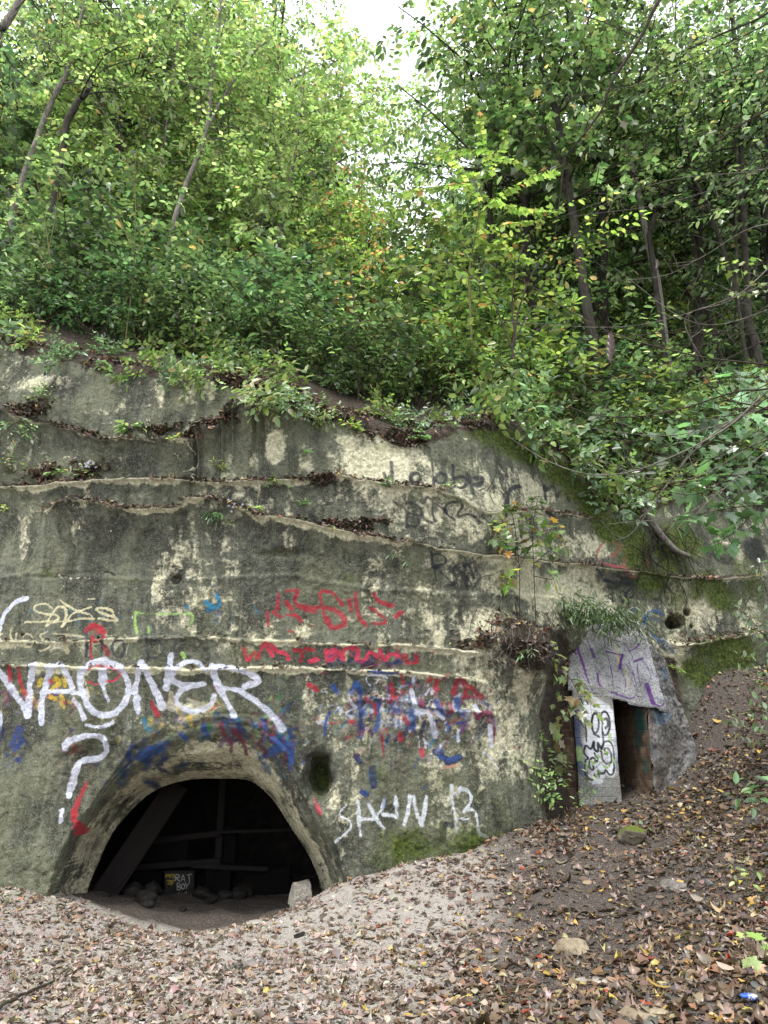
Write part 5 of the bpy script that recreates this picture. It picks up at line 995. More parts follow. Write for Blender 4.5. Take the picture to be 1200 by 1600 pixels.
# back rows first: trees filling the slope to the top of the picture
ROWS = [
    (31, [(-120, 'tmid'), (30, 'tairy'), (150, 'tmid'), (290, 'tmid'), (400, 'tairy'), (480, 'tmid'), (730, 'tsmall'), (850, 'tairy'), (980, 'tmid'), (1090, 'tairy'), (1200, 'tmid'), (1330, 'tmid'), (610, 'tsmall'), (90, 'tmid'), (220, 'tmid'), (350, 'tmid'), (450, 'tmid'), (800, 'tmid'), (920, 'tmid'), (1040, 'tmid'), (1150, 'tmid')], 1.4, 'far tree high on the slope', 'trees on the upper slope'),
    (24, [(-60, 'tairy'), (60, 'tmid'), (180, 'tairy'), (270, 'tairy'), (360, 'tmid'), (450, 'tairy'), (520, 'tsmall'), (700, 'tsmall'), (800, 'tdark'), (930, 'tmid'), (1040, 'tairy'), (1140, 'tmid'), (1240, 'tairy'), (0, 'tmid'), (120, 'tmid'), (230, 'tmid'), (730, 'tmid'), (870, 'tmid'), (980, 'tmid'), (1090, 'tmid'), (1190, 'tmid')], 1.25, 'tree halfway up the slope', 'trees halfway up the slope'),
    (18.5, [(-80, 'tmid'), (10, 'tdark'), (110, 'tairy'), (215, 'tairy'), (320, 'tairy'), (405, 'tairy'), (480, 'tairy'), (575, 'tsmall'), (780, 'tmid'), (1060, 'tmid'), (1190, 'tairy'), (870, 'tmid'), (970, 'tairy'), (1120, 'tmid'), (60, 'tmid'), (165, 'tmid'), (265, 'tmid'), (370, 'tmid')], 1.15, 'tree behind the understory', 'trees behind the understory'),
    (15, [(-20, 'tdark'), (90, 'tsmall'), (190, 'tsmall'), (300, 'tsmall'), (390, 'tsmall'), (470, 'tsmall'), (560, 'tsmall'), (650, 'tsmall'), (765, 'tsmall'), (830, 'thigh'), (930, 'tsmall'), (1010, 'tsmall'), (1090, 'tsmall'), (1180, 'tmid'), (40, 'tairy'), (145, 'tairy'), (250, 'tairy'), (345, 'tairy'), (430, 'tairy'), (880, 'thigh'), (1050, 'thigh'), (1150, 'thigh')], 1.0, 'tree rising out of the bushes', 'understory trees'),
]
LOOK = {'thigh': 'high crowned dark trunked', 'tmid': 'green leafy', 'tairy': 'airy yellow green', 'tdark': 'dark dense', 'tsmall': 'small bushy', 'shrub': 'mid green', 'bright': 'bright yellow green', 'orange': 'orange tinged', 'cool': 'bluish green', 'dark': 'dark green', 'low': 'low leafy', 'maple': 'palmate leaved'}
rt = random.Random(9)
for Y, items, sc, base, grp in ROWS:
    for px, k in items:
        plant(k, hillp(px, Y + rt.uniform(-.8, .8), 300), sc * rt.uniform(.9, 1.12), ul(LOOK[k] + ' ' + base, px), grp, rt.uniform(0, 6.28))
SROWS = [
    (14.3, [(775, 'thigh'), (850, 'thigh'), (940, 'thigh'), (1045, 'thigh'), (1120, 'thigh'), (1200, 'thigh'), (-10, 'thigh'), (190, 'thigh')], 1.08, 'tall tree close behind the shrubs', 'tall trees close behind the shrubs'),
    (13.4, [(-40, 'dark'), (40, 'shrub'), (120, 'shrub'), (200, 'dark'), (280, 'shrub'), (350, 'orange'), (430, 'cool'), (510, 'shrub'), (590, 'shrub'), (660, 'bright'), (740, 'dark'), (820, 'dark'), (900, 'dark'), (980, 'shrub'), (1060, 'shrub'), (1140, 'cool'), (1230, 'shrub')], 1.35, 'shrub in the back row', 'shrubs in the back row'),
    (11.9, [(-20, 'shrub'), (55, 'cool'), (125, 'shrub'), (195, 'shrub'), (265, 'shrub'), (335, 'cool'), (400, 'shrub'), (470, 'shrub'), (545, 'orange'), (610, 'shrub'), (680, 'bright'), (750, 'bright'), (815, 'bright'), (885, 'shrub'), (960, 'cool'), (1030, 'bright'), (1110, 'shrub'), (1190, 'cool')], 1.2, 'shrub in the middle row', 'shrubs in the middle row'),
    (10.7, [(-30, 'cool'), (70, 'shrub'), (160, 'dark'), (240, 'shrub'), (310, 'shrub'), (385, 'shrub'), (450, 'dark'), (515, 'shrub'), (580, 'shrub'), (660, 'shrub'), (725, 'bright'), (790, 'shrub')], .88, 'shrub in the front row', 'shrubs along the cliff edge'),
]
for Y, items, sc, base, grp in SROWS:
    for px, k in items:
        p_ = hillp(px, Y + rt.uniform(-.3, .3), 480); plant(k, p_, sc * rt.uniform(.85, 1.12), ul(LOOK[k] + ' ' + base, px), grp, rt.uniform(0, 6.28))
# undergrowth tumbling over the right-hand rim
for px, py, k, s in [(860, 560, 'low', 1.4), (910, 600, 'bright', .5), (950, 640, 'low', 1.5), (1000, 600, 'cool', .6), (1050, 650, 'low', 1.5), (1100, 600, 'bright', .55), (1150, 660, 'low', 1.6), (1190, 610, 'cool', .65), (880, 650, 'low', 1.3), (930, 700, 'low', 1.2), (1000, 700, 'cool', .5), (1070, 710, 'low', 1.5), (1130, 720, 'low', 1.4), (1190, 720, 'low', 1.5), (860, 500, 'cool', .7), (950, 540, 'shrub', .6), (1050, 530, 'cool', .7), (1140, 540, 'shrub', .7), (1190, 500, 'cool', .8), (1000, 480, 'bright', .6), (1100, 480, 'shrub', .7), (970, 755, 'low', .9), (1060, 765, 'low', 1.0), (1150, 770, 'low', 1.2)]:
    h = hitw(px, py)[0]; plant(k, tuple(h + np.array([0, .05, -.05])), s, ul(LOOK[k] + ' plant in the tangle', px, ('', 'low-growing ', 'upper ', 'lower ', 'hindmost ', 'foremost ')), 'undergrowth over the right rim')
# undergrowth along the left and middle rim
for px, py, k, s in [(20, 510, 'low', .8), (165, 550, 'low', .6), (310, 560, 'low', 1.2), (370, 575, 'low', .8), (420, 590, 'low', .9), (520, 610, 'low', .9), (600, 620, 'low', .6), (690, 620, 'low', .7), (780, 630, 'low', 1.0), (830, 650, 'low', 1.2), (640, 560, 'low', 1.2), (550, 560, 'low', 1.2), (450, 560, 'low', 1.2), (720, 560, 'low', 1.3), (800, 590, 'low', 1.3), (250, 520, 'low', 1.2)]:
    h = hitw(px, py)[0]; plant(k, tuple(h + np.array([0, .03, -.03])), s, ul(LOOK[k] + ' plant on the rim', px, ('', 'trailing ', 'upper ', 'lower ', 'hindmost ')), 'leafy plants on the rim')
for px, py, k, s in [(595, 655, 'low', .7), (640, 668, 'low', .6), (680, 660, 'low', .4), (100, 568, 'low', .6), (230, 580, 'low', .7), (290, 592, 'low', .6), (425, 625, 'low', .9), (455, 638, 'low', .5), (500, 652, 'low', .5), (715, 655, 'low', .6), (760, 660, 'low', 1.1), (805, 668, 'low', 1.3), (845, 690, 'low', 1.2), (885, 720, 'low', 1.2), (915, 755, 'low', 1.2), (950, 790, 'low', 1.1), (1000, 790, 'low', 1.0), (0, 560, 'low', 1.0), (330, 590, 'low', .9), (880, 690, 'bright', .35), (925, 735, 'cool', .4)]:
    h = hitw(px, py)[0]; plant(k, tuple(h + np.array([0, .0, 0])), s, ul(LOOK[k] + ' plant drooping over the cliff edge', px, ('', 'trailing ', 'upper ', 'lower ', 'hindmost ')), 'plants drooping over the cliff edge', tilt=(.7, 0))
# ---- trees whose trunks show
def px_tree(name, label, paths, Y, leafkind, size, cols, spec, seed, wm=M_BARK, crown_from=.42, cat='tree', kids=None):
    """paths: list of ([(px,py)...], r0, r1); first one is the trunk"""
    pts3 = []
    for pth, r0, r1, *yy in paths:
        Yp = yy[0] if yy else (Y, Y); p = catmull(pth, 5); Ys = np.linspace(Yp[0], Yp[1], len(p)); a, b = ray(p[:, 0], p[:, 1]); pts3.append((np.stack([a * Ys, Ys, CAMZ + b * Ys], 1), np.linspace(r0, r1, len(p))))
    p0, r0_ = pts3[0]; hz = hillz(p0[0][0], Y) if Y > 10 else None
    if hz is not None and p0[0][2] > hz: pts3[0] = (np.vstack([[p0[0][0], Y, hz - .3], p0]), np.concatenate([[r0_[0] * 1.15], r0_]))
    base = pts3[0][0][0].copy(); g = Grow(seed)
    for k, (p, r) in enumerate(pts3):
        p = p - base; L = np.linalg.norm(np.diff(p, axis=0), axis=1).sum(); jit = np.cumsum(g.r.randn(len(p), 3) * .006, 0); p = p + jit - jit[0]
        g.lines.append((p, r, 0)); g.children(p, r, 0, [dict(spec[0], kids=(kids or spec[0]['kids']))] + spec[1:], min(L, 5.0), crown_from if k == 0 else .3)
    o = thing(name, label, cat, tuple(base)); wd, lv = g.meshes(name, leafkind, size, cols[0], cols[1], 3, .002, 8, clump=.4); obj('trunk', wd, wm, o); obj('crown', lv, M_LEAF, o); return o
CR = [dict(kids=18, ang=1.1, ratio=.34, rr=.4, flat=.6, cone=.2), dict(n=6, w=.16, up=.03, kids=6, t0=.2, ang=.8, ratio=.4, rr=.5, flat=.7), dict(n=4, w=.2, up=-.03, step=.07, droop=.3, tilt=.35)]
px_tree('slender_tree', 'slender pale trunked tree leaning right at the upper left', [([(10, 400), (30, 300), (58, 215), (85, 150), (108, 110), (118, 60), (132, 10), (150, -80)], .075, .035), ([(108, 110), (120, 95), (138, 60)], .03, .012)], 13.0, 'ovate', .125, AIRY, CR, 41, M_BARKG)
px_tree('forked_tree', 'thin forked tree with its trunk bent to the left, upper left middle', [([(262, 400), (270, 352), (290, 290), (318, 222), (328, 170), (335, 90), (346, 10), (350, -60)], .065, .03), ([(322, 205), (350, 150), (395, 85), (425, 60)], .035, .012)], 13.2, 'ovate', .12, AIRY, CR, 42, M_BARKG)
px_tree('slender_tree', 'straight thin trunk standing right of the thin forked tree', [([(418, 330), (424, 240), (432, 160), (436, 90), (446, 0), (450, -80)], .06, .03)], 15.5, 'ovate', .125, AIRY, CR, 43, M_BARK)
px_tree('slender_tree', 'hair thin sapling trunk just left of the straight thin trunk', [([(412, 300), (415, 220), (420, 140), (424, 50), (440, -30)], .03, .012)], 14.5, 'ovate', .12, GREEN, CR, 44, M_BARK, kids=6)
sn = px_tree('broken_snag', 'black broken snag poking from the foliage at the upper left', [([(105, 190), (122, 160), (138, 142), (148, 118)], .075, .05), ([(132, 148), (160, 143), (212, 146)], .022, .008), ([(148, 120), (165, 105), (200, 92), (240, 86)], .018, .006)], 12.6, 'ovate', .08, BRIGHT, CR, 45, M_BARK, kids=2, cat='dead tree')
px_tree('dark_maple', 'dense dark maple with a twisted black trunk right of centre', [([(925, 520), (915, 480), (903, 400), (893, 330), (884, 260), (868, 180), (835, 60), (820, -60)], .11, .05), ([(893, 330), (880, 285), (878, 260), (850, 200), (790, 140)], .05, .02), ([(868, 180), (900, 120), (930, 40)], .04, .015), ([(884, 260), (820, 220), (740, 190)], .035, .012)], 12.4, 'maple', .15, GREEN, CR, 46, M_BARK, kids=15)
px_tree('birch_like_tree', 'grey speckled trunk leaning left behind the yellowish bushes', [([(1026, 440), (1018, 400), (1005, 330), (990, 258), (972, 190), (955, 100), (950, 20)], .085, .045)], 13.6, 'ovate', .125, COOL, CR, 47, M_BARKG)
px_tree('leaning_tree', 'brown trunk leaning strongly to the right', [([(1014, 370), (1030, 325), (1060, 275), (1085, 240), (1110, 180), (1150, 90)], .06, .025), ([(1060, 275), (1062, 250), (1095, 215)], .02, .01)], 13.4, 'ovate', .125, GREEN, CR, 48, M_BARK)
px_tree('leaning_tree', 'dark trunk leaning left beside the tall double trunk', [([(1165, 500), (1150, 460), (1132, 395), (1108, 330), (1082, 272), (1060, 180), (1030, 90), (1000, 0)], .055, .025)], 12.8, 'ovate', .125, GREEN, CR, 49, M_BARK)
px_tree('tall_tree', 'tall upright dark trunk near the right edge', [([(1180, 530), (1172, 500), (1165, 400), (1160, 300), (1158, 220), (1156, 120), (1145, 20), (1140, -60)], .085, .04), ([(1158, 220), (1170, 150), (1195, 90)], .03, .012)], 12.6, 'ovate', .125, COOL, CR, 50, M_BARK)
px_tree('slender_tree', 'thin twin stem hugging the tall upright dark trunk', [([(1160, 520), (1152, 460), (1150, 350), (1153, 260), (1140, 150), (1130, 60)], .035, .018)], 12.5, 'ovate', .12, GREEN, CR, 51, M_BARK, kids=5)
px_tree('corner_tree', 'grey limb crossing the top left corner', [([(-300, 640), (-220, 400), (-120, 190), (-40, 90), (0, 42), (26, 0), (60, -60)], .10, .05)], 9.4, 'ovate', .10, DARK, CR, 52, M_BARKG, kids=5)
px_tree('young_maple', 'young light green maple between the orange shrub and the dark maple', [([(735, 480), (735, 420), (745, 350), (752, 290), (775, 230)], .022, .006), ([(740, 400), (700, 360), (670, 340)], .010, .004)], 10.6, 'maple', .11, BRIGHT, [dict(kids=13, ang=1.2, ratio=.3, rr=.4, flat=.5), dict(n=4, w=.15, up=-.02, step=.09, droop=.3, tilt=.25, pair=True)], 53, M_STEM)
px_tree('arching_shrub', 'arching shrub of round lime green leaves in front of the dark trunk', [([(800, 560), (815, 480), (850, 400), (900, 365), (955, 362)], .018, .004), ([(805, 540), (800, 450), (825, 370), (870, 320)], .014, .004), ([(805, 560), (770, 470), (720, 420), (670, 410)], .014, .004), ([(810, 520), (860, 430), (920, 400)], .012, .004)], 9.9, 'ovate', .105, BRIGHT, [dict(kids=9, ang=.9, ratio=.26, rr=.4, flat=.6), dict(n=4, w=.15, up=-.02, step=.075, droop=.25, tilt=.3)], 54, M_TWIG, cat='shrub')
px_tree('turning_sapling', 'spindly sapling with peach coloured leaves near the centre', [([(560, 600), (555, 520), (545, 430), (530, 340), (515, 250)], .016, .004), ([(550, 480), (575, 420), (590, 370)], .008, .003)], 10.3, 'ovate', .075, ORANGE, [dict(kids=11, ang=1.0, ratio=.22, rr=.4, flat=.7), dict(n=4, w=.2, up=0, step=.065, droop=.3, tilt=.4)], 55, M_TWIG, cat='sapling')
px_tree('broadleaf_sprout', 'upright sprout of big pointed leaves at the far left', [([(70, 420), (88, 330), (92, 260), (100, 215)], .012, .004), ([(80, 420), (60, 300), (30, 240)], .010, .004), ([(80, 420), (20, 330), (-20, 300)], .01, .004)], 9.9, 'ovate', .13, GREEN, [dict(kids=9, ang=1.0, ratio=.2, rr=.4, flat=.6), dict(n=3, w=.15, up=0, step=.09, droop=.35, tilt=.35)], 56, M_STEM, cat='sapling')
px_tree('broadleaf_sprout', 'upright sprout of big pointed leaves left of the forked tree', [([(210, 420), (215, 340), (212, 280), (218, 225)], .012, .004), ([(212, 400), (250, 330), (280, 300)], .010, .004), ([(210, 400), (180, 330), (150, 300)], .010, .004)], 10.2, 'ovate', .12, GREEN, [dict(kids=9, ang=1.0, ratio=.22, rr=.4, flat=.6), dict(n=3, w=.15, up=0, step=.08, droop=.35, tilt=.35)], 57, M_STEM, cat='sapling')
# squirrel nest of twigs in the dark maple
g = Grow(60)
for k in range(160):
    a = g.r.randn(3) * np.array([.22, .14, .16]); d = unit(g.r.randn(3)); g.lines.append((np.array([a, a + d * .16, a + d * .3 + g.r.randn(3) * .05]), np.array([.006, .005, .003]), 0))
V_, F_ = tubes([(p, r) for p, r, l in g.lines], 3); tag(obj('twig_nest', mesh_np('twig_nest', V_, F_), M_BARK, None, P(832, 62, 12.3)), 'dark ball of twigs lodged high in the dense dark maple', 'nest')

# ---- overhanging trees rooted outside the frame on the right-hand bank
def poly3(pts, y0, y1, n=6):
    p = catmull(pts, n); Ys = np.linspace(y0, y1, len(p)); a, b = ray(p[:, 0], p[:, 1]); return np.stack([a * Ys, Ys, CAMZ + b * Ys], 1)
ot = thing('overhanging_tree', 'thin bare arching branches with few leaves reaching in from the upper right', 'tree', (4.6, 4.8, 1.2))
tb = np.array([4.6, 4.8, 1.2]); trunk_pts = np.array([(0, 0, -.3), (-.05, 0, 1.5), (.05, .05, 3.2), (-.1, .1, 5.0), (-.2, .1, 7.5)], float)
V_, F_ = tubes([(catmull(trunk_pts, 5), np.linspace(.13, .05, 21))], 10); obj('trunk', mesh_np('t', V_, F_), M_BARK, ot)
rb = np.random.RandomState(61)
BR = [([(1300, -60), (1200, 20), (1130, 52), (1080, 75), (1040, 92), (1015, 115)], 4.7, 5.3, 0.0161), ([(1180, -160), (1045, -20), (1000, 60), (955, 130), (940, 172), (900, 225), (883, 248), (876, 300), (866, 380)], 4.7, 5.6, 0.0230), ([(940, 168), (945, 200), (930, 250)], 5.2, 5.3, 0.0075), ([(1330, 120), (1200, 172), (1130, 215), (1080, 262), (1055, 300)], 4.7, 5.4, 0.0135),
      ([(1350, 600), (1210, 572), (1110, 560), (1020, 540), (955, 520), (880, 480), (820, 440), (745, 400)], 4.6, 5.2, 0.0090), ([(1350, 560), (1210, 605), (1150, 612), (1060, 640), (975, 652), (900, 640), (870, 610)], 4.6, 5.0, 0.0090), ([(1350, 500), (1210, 602), (1130, 672), (1010, 730), (930, 742), (860, 722), (790, 680)], 4.6, 5.1, 0.0090), ([(1340, 520), (1200, 620), (1100, 690), (1040, 760), (990, 830), (960, 845)], 4.6, 5.2, 0.0060),
      ([(1340, 700), (1200, 640), (1130, 620), (1090, 560), (1075, 480), (1095, 420)], 4.6, 5.1, 0.0075), ([(1320, 300), (1200, 420), (1140, 470), (1070, 500), (1125, 600), (1200, 690)], 4.6, 5.2, 0.0060), ([(1350, 480), (1200, 520), (1060, 520), (900, 530)], 4.6, 5.6, 0.0060), ([(880, 250), (840, 270), (780, 275), (700, 290)], 5.5, 5.9, 0.0060), ([(1000, 60), (930, 30), (860, 20), (800, 60)], 5.0, 5.4, 0.0075), ([(1350, 380), (1200, 350), (1100, 400), (1040, 430), (950, 440)], 4.6, 5.4, 0.0060), ([(1040, 90), (1000, 140), (960, 170)], 5.2, 5.4, 0.0060), ([(1350, 30), (1190, 90), (1100, 130), (1060, 200)], 4.7, 5.4, 0.0075), ([(1100, 520), (1090, 560), (1060, 600)], 5, 5.1, 0.0045), ([(970, 652), (985, 720), (1010, 800)], 5.0, 5.1, 0.0045), ([(840, 30), (870, 10), (880, -40)], 5.4, 5.2, 0.0060)]
for q in range(16):
    y_ = rb.uniform(430, 700); x2 = rb.uniform(780, 1060); y2 = y_ + rb.uniform(-60, 150); BR.append(([(1350, y_ - 60), (1220, y_), ((1220 + x2) / 2, (y_ + y2) / 2 + rb.uniform(20, 70)), (x2, y2)], 4.7, rb.uniform(5.0, 5.6), rb.uniform(.004, .008)))
for q in range(8):
    y_ = rb.uniform(-40, 260); x2 = rb.uniform(820, 1040); y2 = y_ + rb.uniform(0, 160); BR.append(([(1350, y_ - 80), (1220, y_), ((1220 + x2) / 2, (y_ + y2) / 2 + rb.uniform(-30, 40)), (x2, y2)], 4.7, rb.uniform(5.2, 5.8), rb.uniform(.005, .009)))
lp, ld, ln = [], [], []
for k, (pts, y0, y1, r) in enumerate(BR):
    p = poly3(pts, y0, y1) - tb; ls = [(p, np.linspace(r, .002, len(p)))]
    if pts[0][0] > 1250 or pts[0][1] < -100:
        h = trunk_pts[min(4, max(1, int((p[0][2]) // 1.6)))]; tz = np.clip(p[0][2] - .2, .5, 7); t0 = np.array([np.interp(tz, trunk_pts[:, 2], trunk_pts[:, 0]), np.interp(tz, trunk_pts[:, 2], trunk_pts[:, 1]), tz]); q = np.array([t0 * (1 - t) + p[0] * t for t in np.linspace(0, 1, 4)]); ls[0] = (np.vstack([q[:-1], p]), np.concatenate([[r * 1.8, r * 1.5, r * 1.2], np.linspace(r, .002, len(p))]))
    for j in range(int(len(p) * .45)):
        i = rb.randint(4, len(p)); d = unit(rb.randn(3) * np.array([1, .5, .8]) + np.array([-.4, 0, .1])); L = rb.uniform(.08, .3); tw = np.array([p[i], p[i] + d * L * .5, p[i] + d * L + rb.randn(3) * .03]); ls.append((tw, np.array([.0025, .002, .0012])))
        dens = 5 if pts[-1][1] < 320 else 1
        for m in range(rb.randint(0, dens)): lp.append(tw[rb.randint(1, 3)] + rb.randn(3) * .02); ld.append(unit(rb.randn(3) + np.array([0, 0, -.7]))); ln.append(rb.randn(3) * .5 + np.array([0, -.4, .8]))
    V_, F_ = tubes(ls, 4); obj('branch', mesh_np('branch', V_, F_), M_BARKG if k in (6, 7, 9, 13) or (k > 18 and k % 3 == 0) else M_TWIG, ot)
V_, F_, C_ = leaves_mesh(LEAF['ovate'], np.array(lp), np.array(ld), np.array(ln), rb.uniform(.05, .10, len(lp)), pal(rb, len(lp), *GREEN)); obj('foliage', mesh_np('foliage', V_, F_, {'tint': C_}, smooth=False), M_LEAF, ot)
# the big curled dead leaf and a second smaller one hanging on the twigs
def dead_leaf(tip, length, wdt, seed, lab):
    n = 22; t = np.linspace(0, 1, n); u = np.linspace(-1, 1, 13); T_, U = np.meshgrid(t, u, indexing='ij'); wd = wdt * np.sin(np.pi * T_ ** .85) ** .8 * (1 - .25 * T_)
    x = U * wd * (1 - .25 * abs(U)) + .012 * np.sin(T_ * 5); y = .55 * wd * U ** 2 + .006 * np.sin(T_ * 34 + abs(U) * 5) ; z = -T_ * length + .05 * length * abs(U)
    V_ = np.stack([x, y, z], -1).reshape(-1, 3); c = np.tile(np.array([(.06, .026, .024, 1)]), (len(V_), 1)); vein = (np.abs(U.ravel()) < .1) * .012 + (np.sin(T_ * 34 + abs(U) * 5).ravel() > .85) * .008; c[:, :3] += vein[:, None]
    o = obj('dead_leaf', mesh_np('dead_leaf', V_, grid_faces(n, 13), {'tint': c}), M_DRY, ot); o.location = tuple(np.array(tip) - tb); o['label'] = lab; o.rotation_euler = (0, .08, .35)
dead_leaf(P(955, 519, 5.02), .30, .055, 1, 'large curled maroon dead leaf hanging from the twig'); dead_leaf(P(1027, 405, 5.3), .12, .024, 2, 'small curled brown dead leaf'); dead_leaf(P(1108, 14, 5.0), .055, .035, 3, 'dark leaf against the canopy')

def leaf_spray(name, label, cat, anchor, stems, leafkind, size, cols, mat_stem=M_STEM, seed=1, step=.08, pair=True, droop=.3, tilt=.3, side=None, r=.004, group=None):
    """thing made of stems given as photo polylines with depth range; leaves grow from the stems"""
    g = Grow(seed); base = np.array(anchor, float)
    for pts, y0, y1, *lf in stems:
        p = poly3(pts, y0, y1) - base; g.lines.append((p, np.linspace(r, r * .4, len(p)), 0)); L = np.linalg.norm(np.diff(p, axis=0), axis=1).sum(); f0 = lf[0] if lf else .2
        n = max(2, int(L * (1 - f0) / step))
        for k in range(n):
            t = (f0 + (1 - f0) * (k + .5 + g.r.uniform(-.2, .2)) / n) * (len(p) - 1); i = min(int(t), len(p) - 2); q = p[i] + (p[i + 1] - p[i]) * (t - i); d = unit(p[i + 1] - p[i])
            az = g.r.rand() * 6.28; a = unit(np.cross(d, UP) + 1e-3); b = np.cross(d, a); sd = unit(a * math.cos(az) + b * math.sin(az)); sd = unit(sd + (np.array(side) if side is not None else 0))
            for sg in ((1, -1) if pair else (1,)):
                e = q + sd * sg * size * g.r.uniform(.3, .9); g.lines.append((np.array([q, (q + e) / 2, e]), np.array([r * .35] * 3), 1)); g.lp.append(e); g.ld.append(unit(sd * sg + np.array([0, 0, -droop]) + g.r.randn(3) * .2)); g.ln.append(np.array([0, -.35, 1]) + g.r.randn(3) * tilt)
    o = thing(name, label, cat, tuple(base), 0, group); wd, lv = g.meshes(name, leafkind, size, cols[0], cols[1], 3, 0, 5); obj('stem', wd, mat_stem, o); obj('foliage', lv, M_LEAF, o); return o
# maple boughs on the right, rooted off frame
leaf_spray('maple_bough', 'cool green maple boughs hanging in front of the cliff at the right edge', 'maple', P(1330, 1010, 7.2), [([(1330, 1010), (1320, 860), (1280, 740), (1180, 700), (1090, 690), (1030, 700)], 7.2, 7.0, .45), ([(1320, 860), (1260, 800), (1180, 790), (1110, 800), (1050, 815)], 7.2, 6.9, .3), ([(1280, 740), (1200, 740), (1120, 745), (1060, 760)], 7.2, 6.8, .2), ([(1280, 760), (1210, 770), (1150, 830), (1110, 850)], 7.2, 7, .3), ([(1300, 740), (1220, 660), (1150, 640), (1090, 650)], 7.2, 7.1, .3), ([(1300, 700), (1230, 620), (1170, 590), (1120, 600)], 7.2, 7.3, .3), ([(1290, 720), (1220, 690), (1150, 670), (1060, 670)], 7.3, 7.6, .2), ([(1290, 720), (1230, 720), (1160, 730), (1100, 725)], 7.3, 7.6, .2)],
    'maple', .125, ([(.17, .31, .15), (.22, .38, .19), (.12, .24, .09), (.28, .42, .24)], [20, 20, 12, 10]), M_TWIG, 71, .055, True, .25, .22, r=.007)
leaf_spray('maple_twigs', 'yellowing small maple leaves against the upper trunks at the right edge', 'branch', P(1320, 380, 6.5), [([(1320, 380), (1230, 400), (1160, 420), (1120, 410)], 6.5, 6.6, .3), ([(1320, 380), (1230, 440), (1180, 450), (1140, 450)], 6.5, 6.6, .3)], 'maple', .07, BRIGHT, M_TWIG, 72, .08)
# saplings on the debris mound, hanging vine, bushes at the doorway
mb = hitw(812, 945)[0]
leaf_spray('mound_sapling', 'slim two stemmed sapling with yellow and green leaves on the debris mound', 'sapling', tuple(mb), [([(813, 1000), (812, 950), (812, 900), (808, 850), (800, 800), (795, 790)], 8.85, 8.7, .55), ([(838, 985), (836, 940), (834, 880), (832, 830), (838, 790), (842, 775)], 8.85, 8.7, .4), ([(811, 880), (790, 850), (770, 835)], 8.75, 8.6, .3), ([(810, 850), (850, 830), (880, 825)], 8.75, 8.6, .3), ([(835, 880), (860, 860), (885, 850)], 8.75, 8.6, .4), ([(833, 850), (800, 900), (790, 905)], 8.75, 8.6, .4), ([(805, 820), (780, 818), (762, 822)], 8.7, 8.6, .3), ([(834, 900), (860, 905), (872, 900)], 8.7, 8.6, .4)],
    'maple', .095, ([(.20, .32, .08), (.13, .25, .07), (.30, .38, .10), (.50, .42, .08), (.45, .22, .05)], [20, 14, 12, 6, 4]), M_TWIG, 73, .042, True, .2, .3, r=.006)
YELM = ([(.42, .44, .16), (.30, .40, .14), (.50, .46, .22), (.18, .32, .12), (.34, .24, .12)], [18, 14, 12, 12, 4])
leaf_spray('hanging_vine', 'vine with ragged yellow green maple like leaves trailing left of the spiral painting', 'vine', P(850, 975, 9.0), [([(850, 975), (843, 1000), (860, 1020), (862, 1060), (870, 1100), (885, 1120)], 9.0, 9.3, .3), ([(860, 1020), (885, 1050), (905, 1090), (900, 1120)], 9.1, 9.45, .2), ([(862, 1060), (840, 1075), (835, 1130)], 9.1, 9.2, .2), ([(870, 1100), (862, 1150), (868, 1200)], 9.3, 9.3, .2), ([(885, 1060), (915, 1070), (925, 1120)], 9.3, 9.5, .3), ([(850, 1000), (825, 1030), (820, 1060)], 8.9, 9.0, .4), ([(880, 1080), (900, 1105), (915, 1125)], 9.3, 9.55, .1)], 'maple', .115, YELM, M_TWIG, 74, .05, False, .7, .5, side=(0, -.6, -.3), r=.004)
bb = hitg(895, 1278)
leaf_spray('door_bush', 'small straggly light green bush at the foot of the brick recess', 'bush', tuple(bb), [([(895, 1285), (880, 1240), (850, 1210), (815, 1195), (790, 1205)], 8.9, 8.6, .3), ([(895, 1285), (870, 1220), (850, 1170), (845, 1140)], 8.95, 8.9, .3), ([(895, 1285), (885, 1230), (880, 1190), (885, 1165)], 9.0, 9.1, .3), ([(898, 1285), (905, 1230), (930, 1200), (955, 1180)], 9.0, 9.2, .5), ([(895, 1285), (905, 1250), (925, 1230)], 8.9, 8.9, .3), ([(893, 1285), (860, 1250), (830, 1240)], 8.9, 8.7, .3), ([(893, 1285), (850, 1230), (820, 1215)], 8.9, 8.7, .3), ([(893, 1285), (855, 1235), (835, 1180)], 8.9, 8.8, .3)], 'ovate', .062, ([(.20, .32, .10), (.28, .38, .14), (.13, .23, .07), (.36, .42, .18)], [20, 14, 12, 6]), M_TWIG, 75, .030, True, .15, .4, r=.004)
# drooping lance leaves over the slab
g = Grow(76); ab = np.array(P(930, 968, 9.62))
for (cx, cy, n, L) in [(878, 950, 7, .12), (900, 952, 10, .16), (925, 955, 20, .24), (948, 958, 20, .22), (968, 962, 15, .26), (983, 970, 12, .28), (866, 948, 7, .12), (890, 951, 8, .14), (912, 953, 8, .16), (936, 957, 8, .18), (958, 960, 8, .2)]:
    c = np.array(P(cx, cy, 9.68)) - ab
    for k in range(n):
        d = unit(np.array([g.r.randn() * .9 + .15, -.5 + g.r.randn() * .35, .45 - .9 * g.r.rand()])); st_ = c + g.r.randn(3) * .10; pts = [st_]; dd = d.copy()
        for q in range(4): pts.append(pts[-1] + dd * L * .25); dd = unit(dd + np.array([0, 0, -.35]))
        pts = np.array(pts); g.lines.append((pts, np.linspace(.003, .001, 5), 0))
        for q in range(1, 5):
            for sg in (1, -1): g.lp.append(pts[q]); g.ld.append(unit(dd + np.array([sg * .7, -.2, -.3]) + g.r.randn(3) * .45)); g.ln.append(np.array([0, -.5, .6]) + g.r.randn(3) * .7)
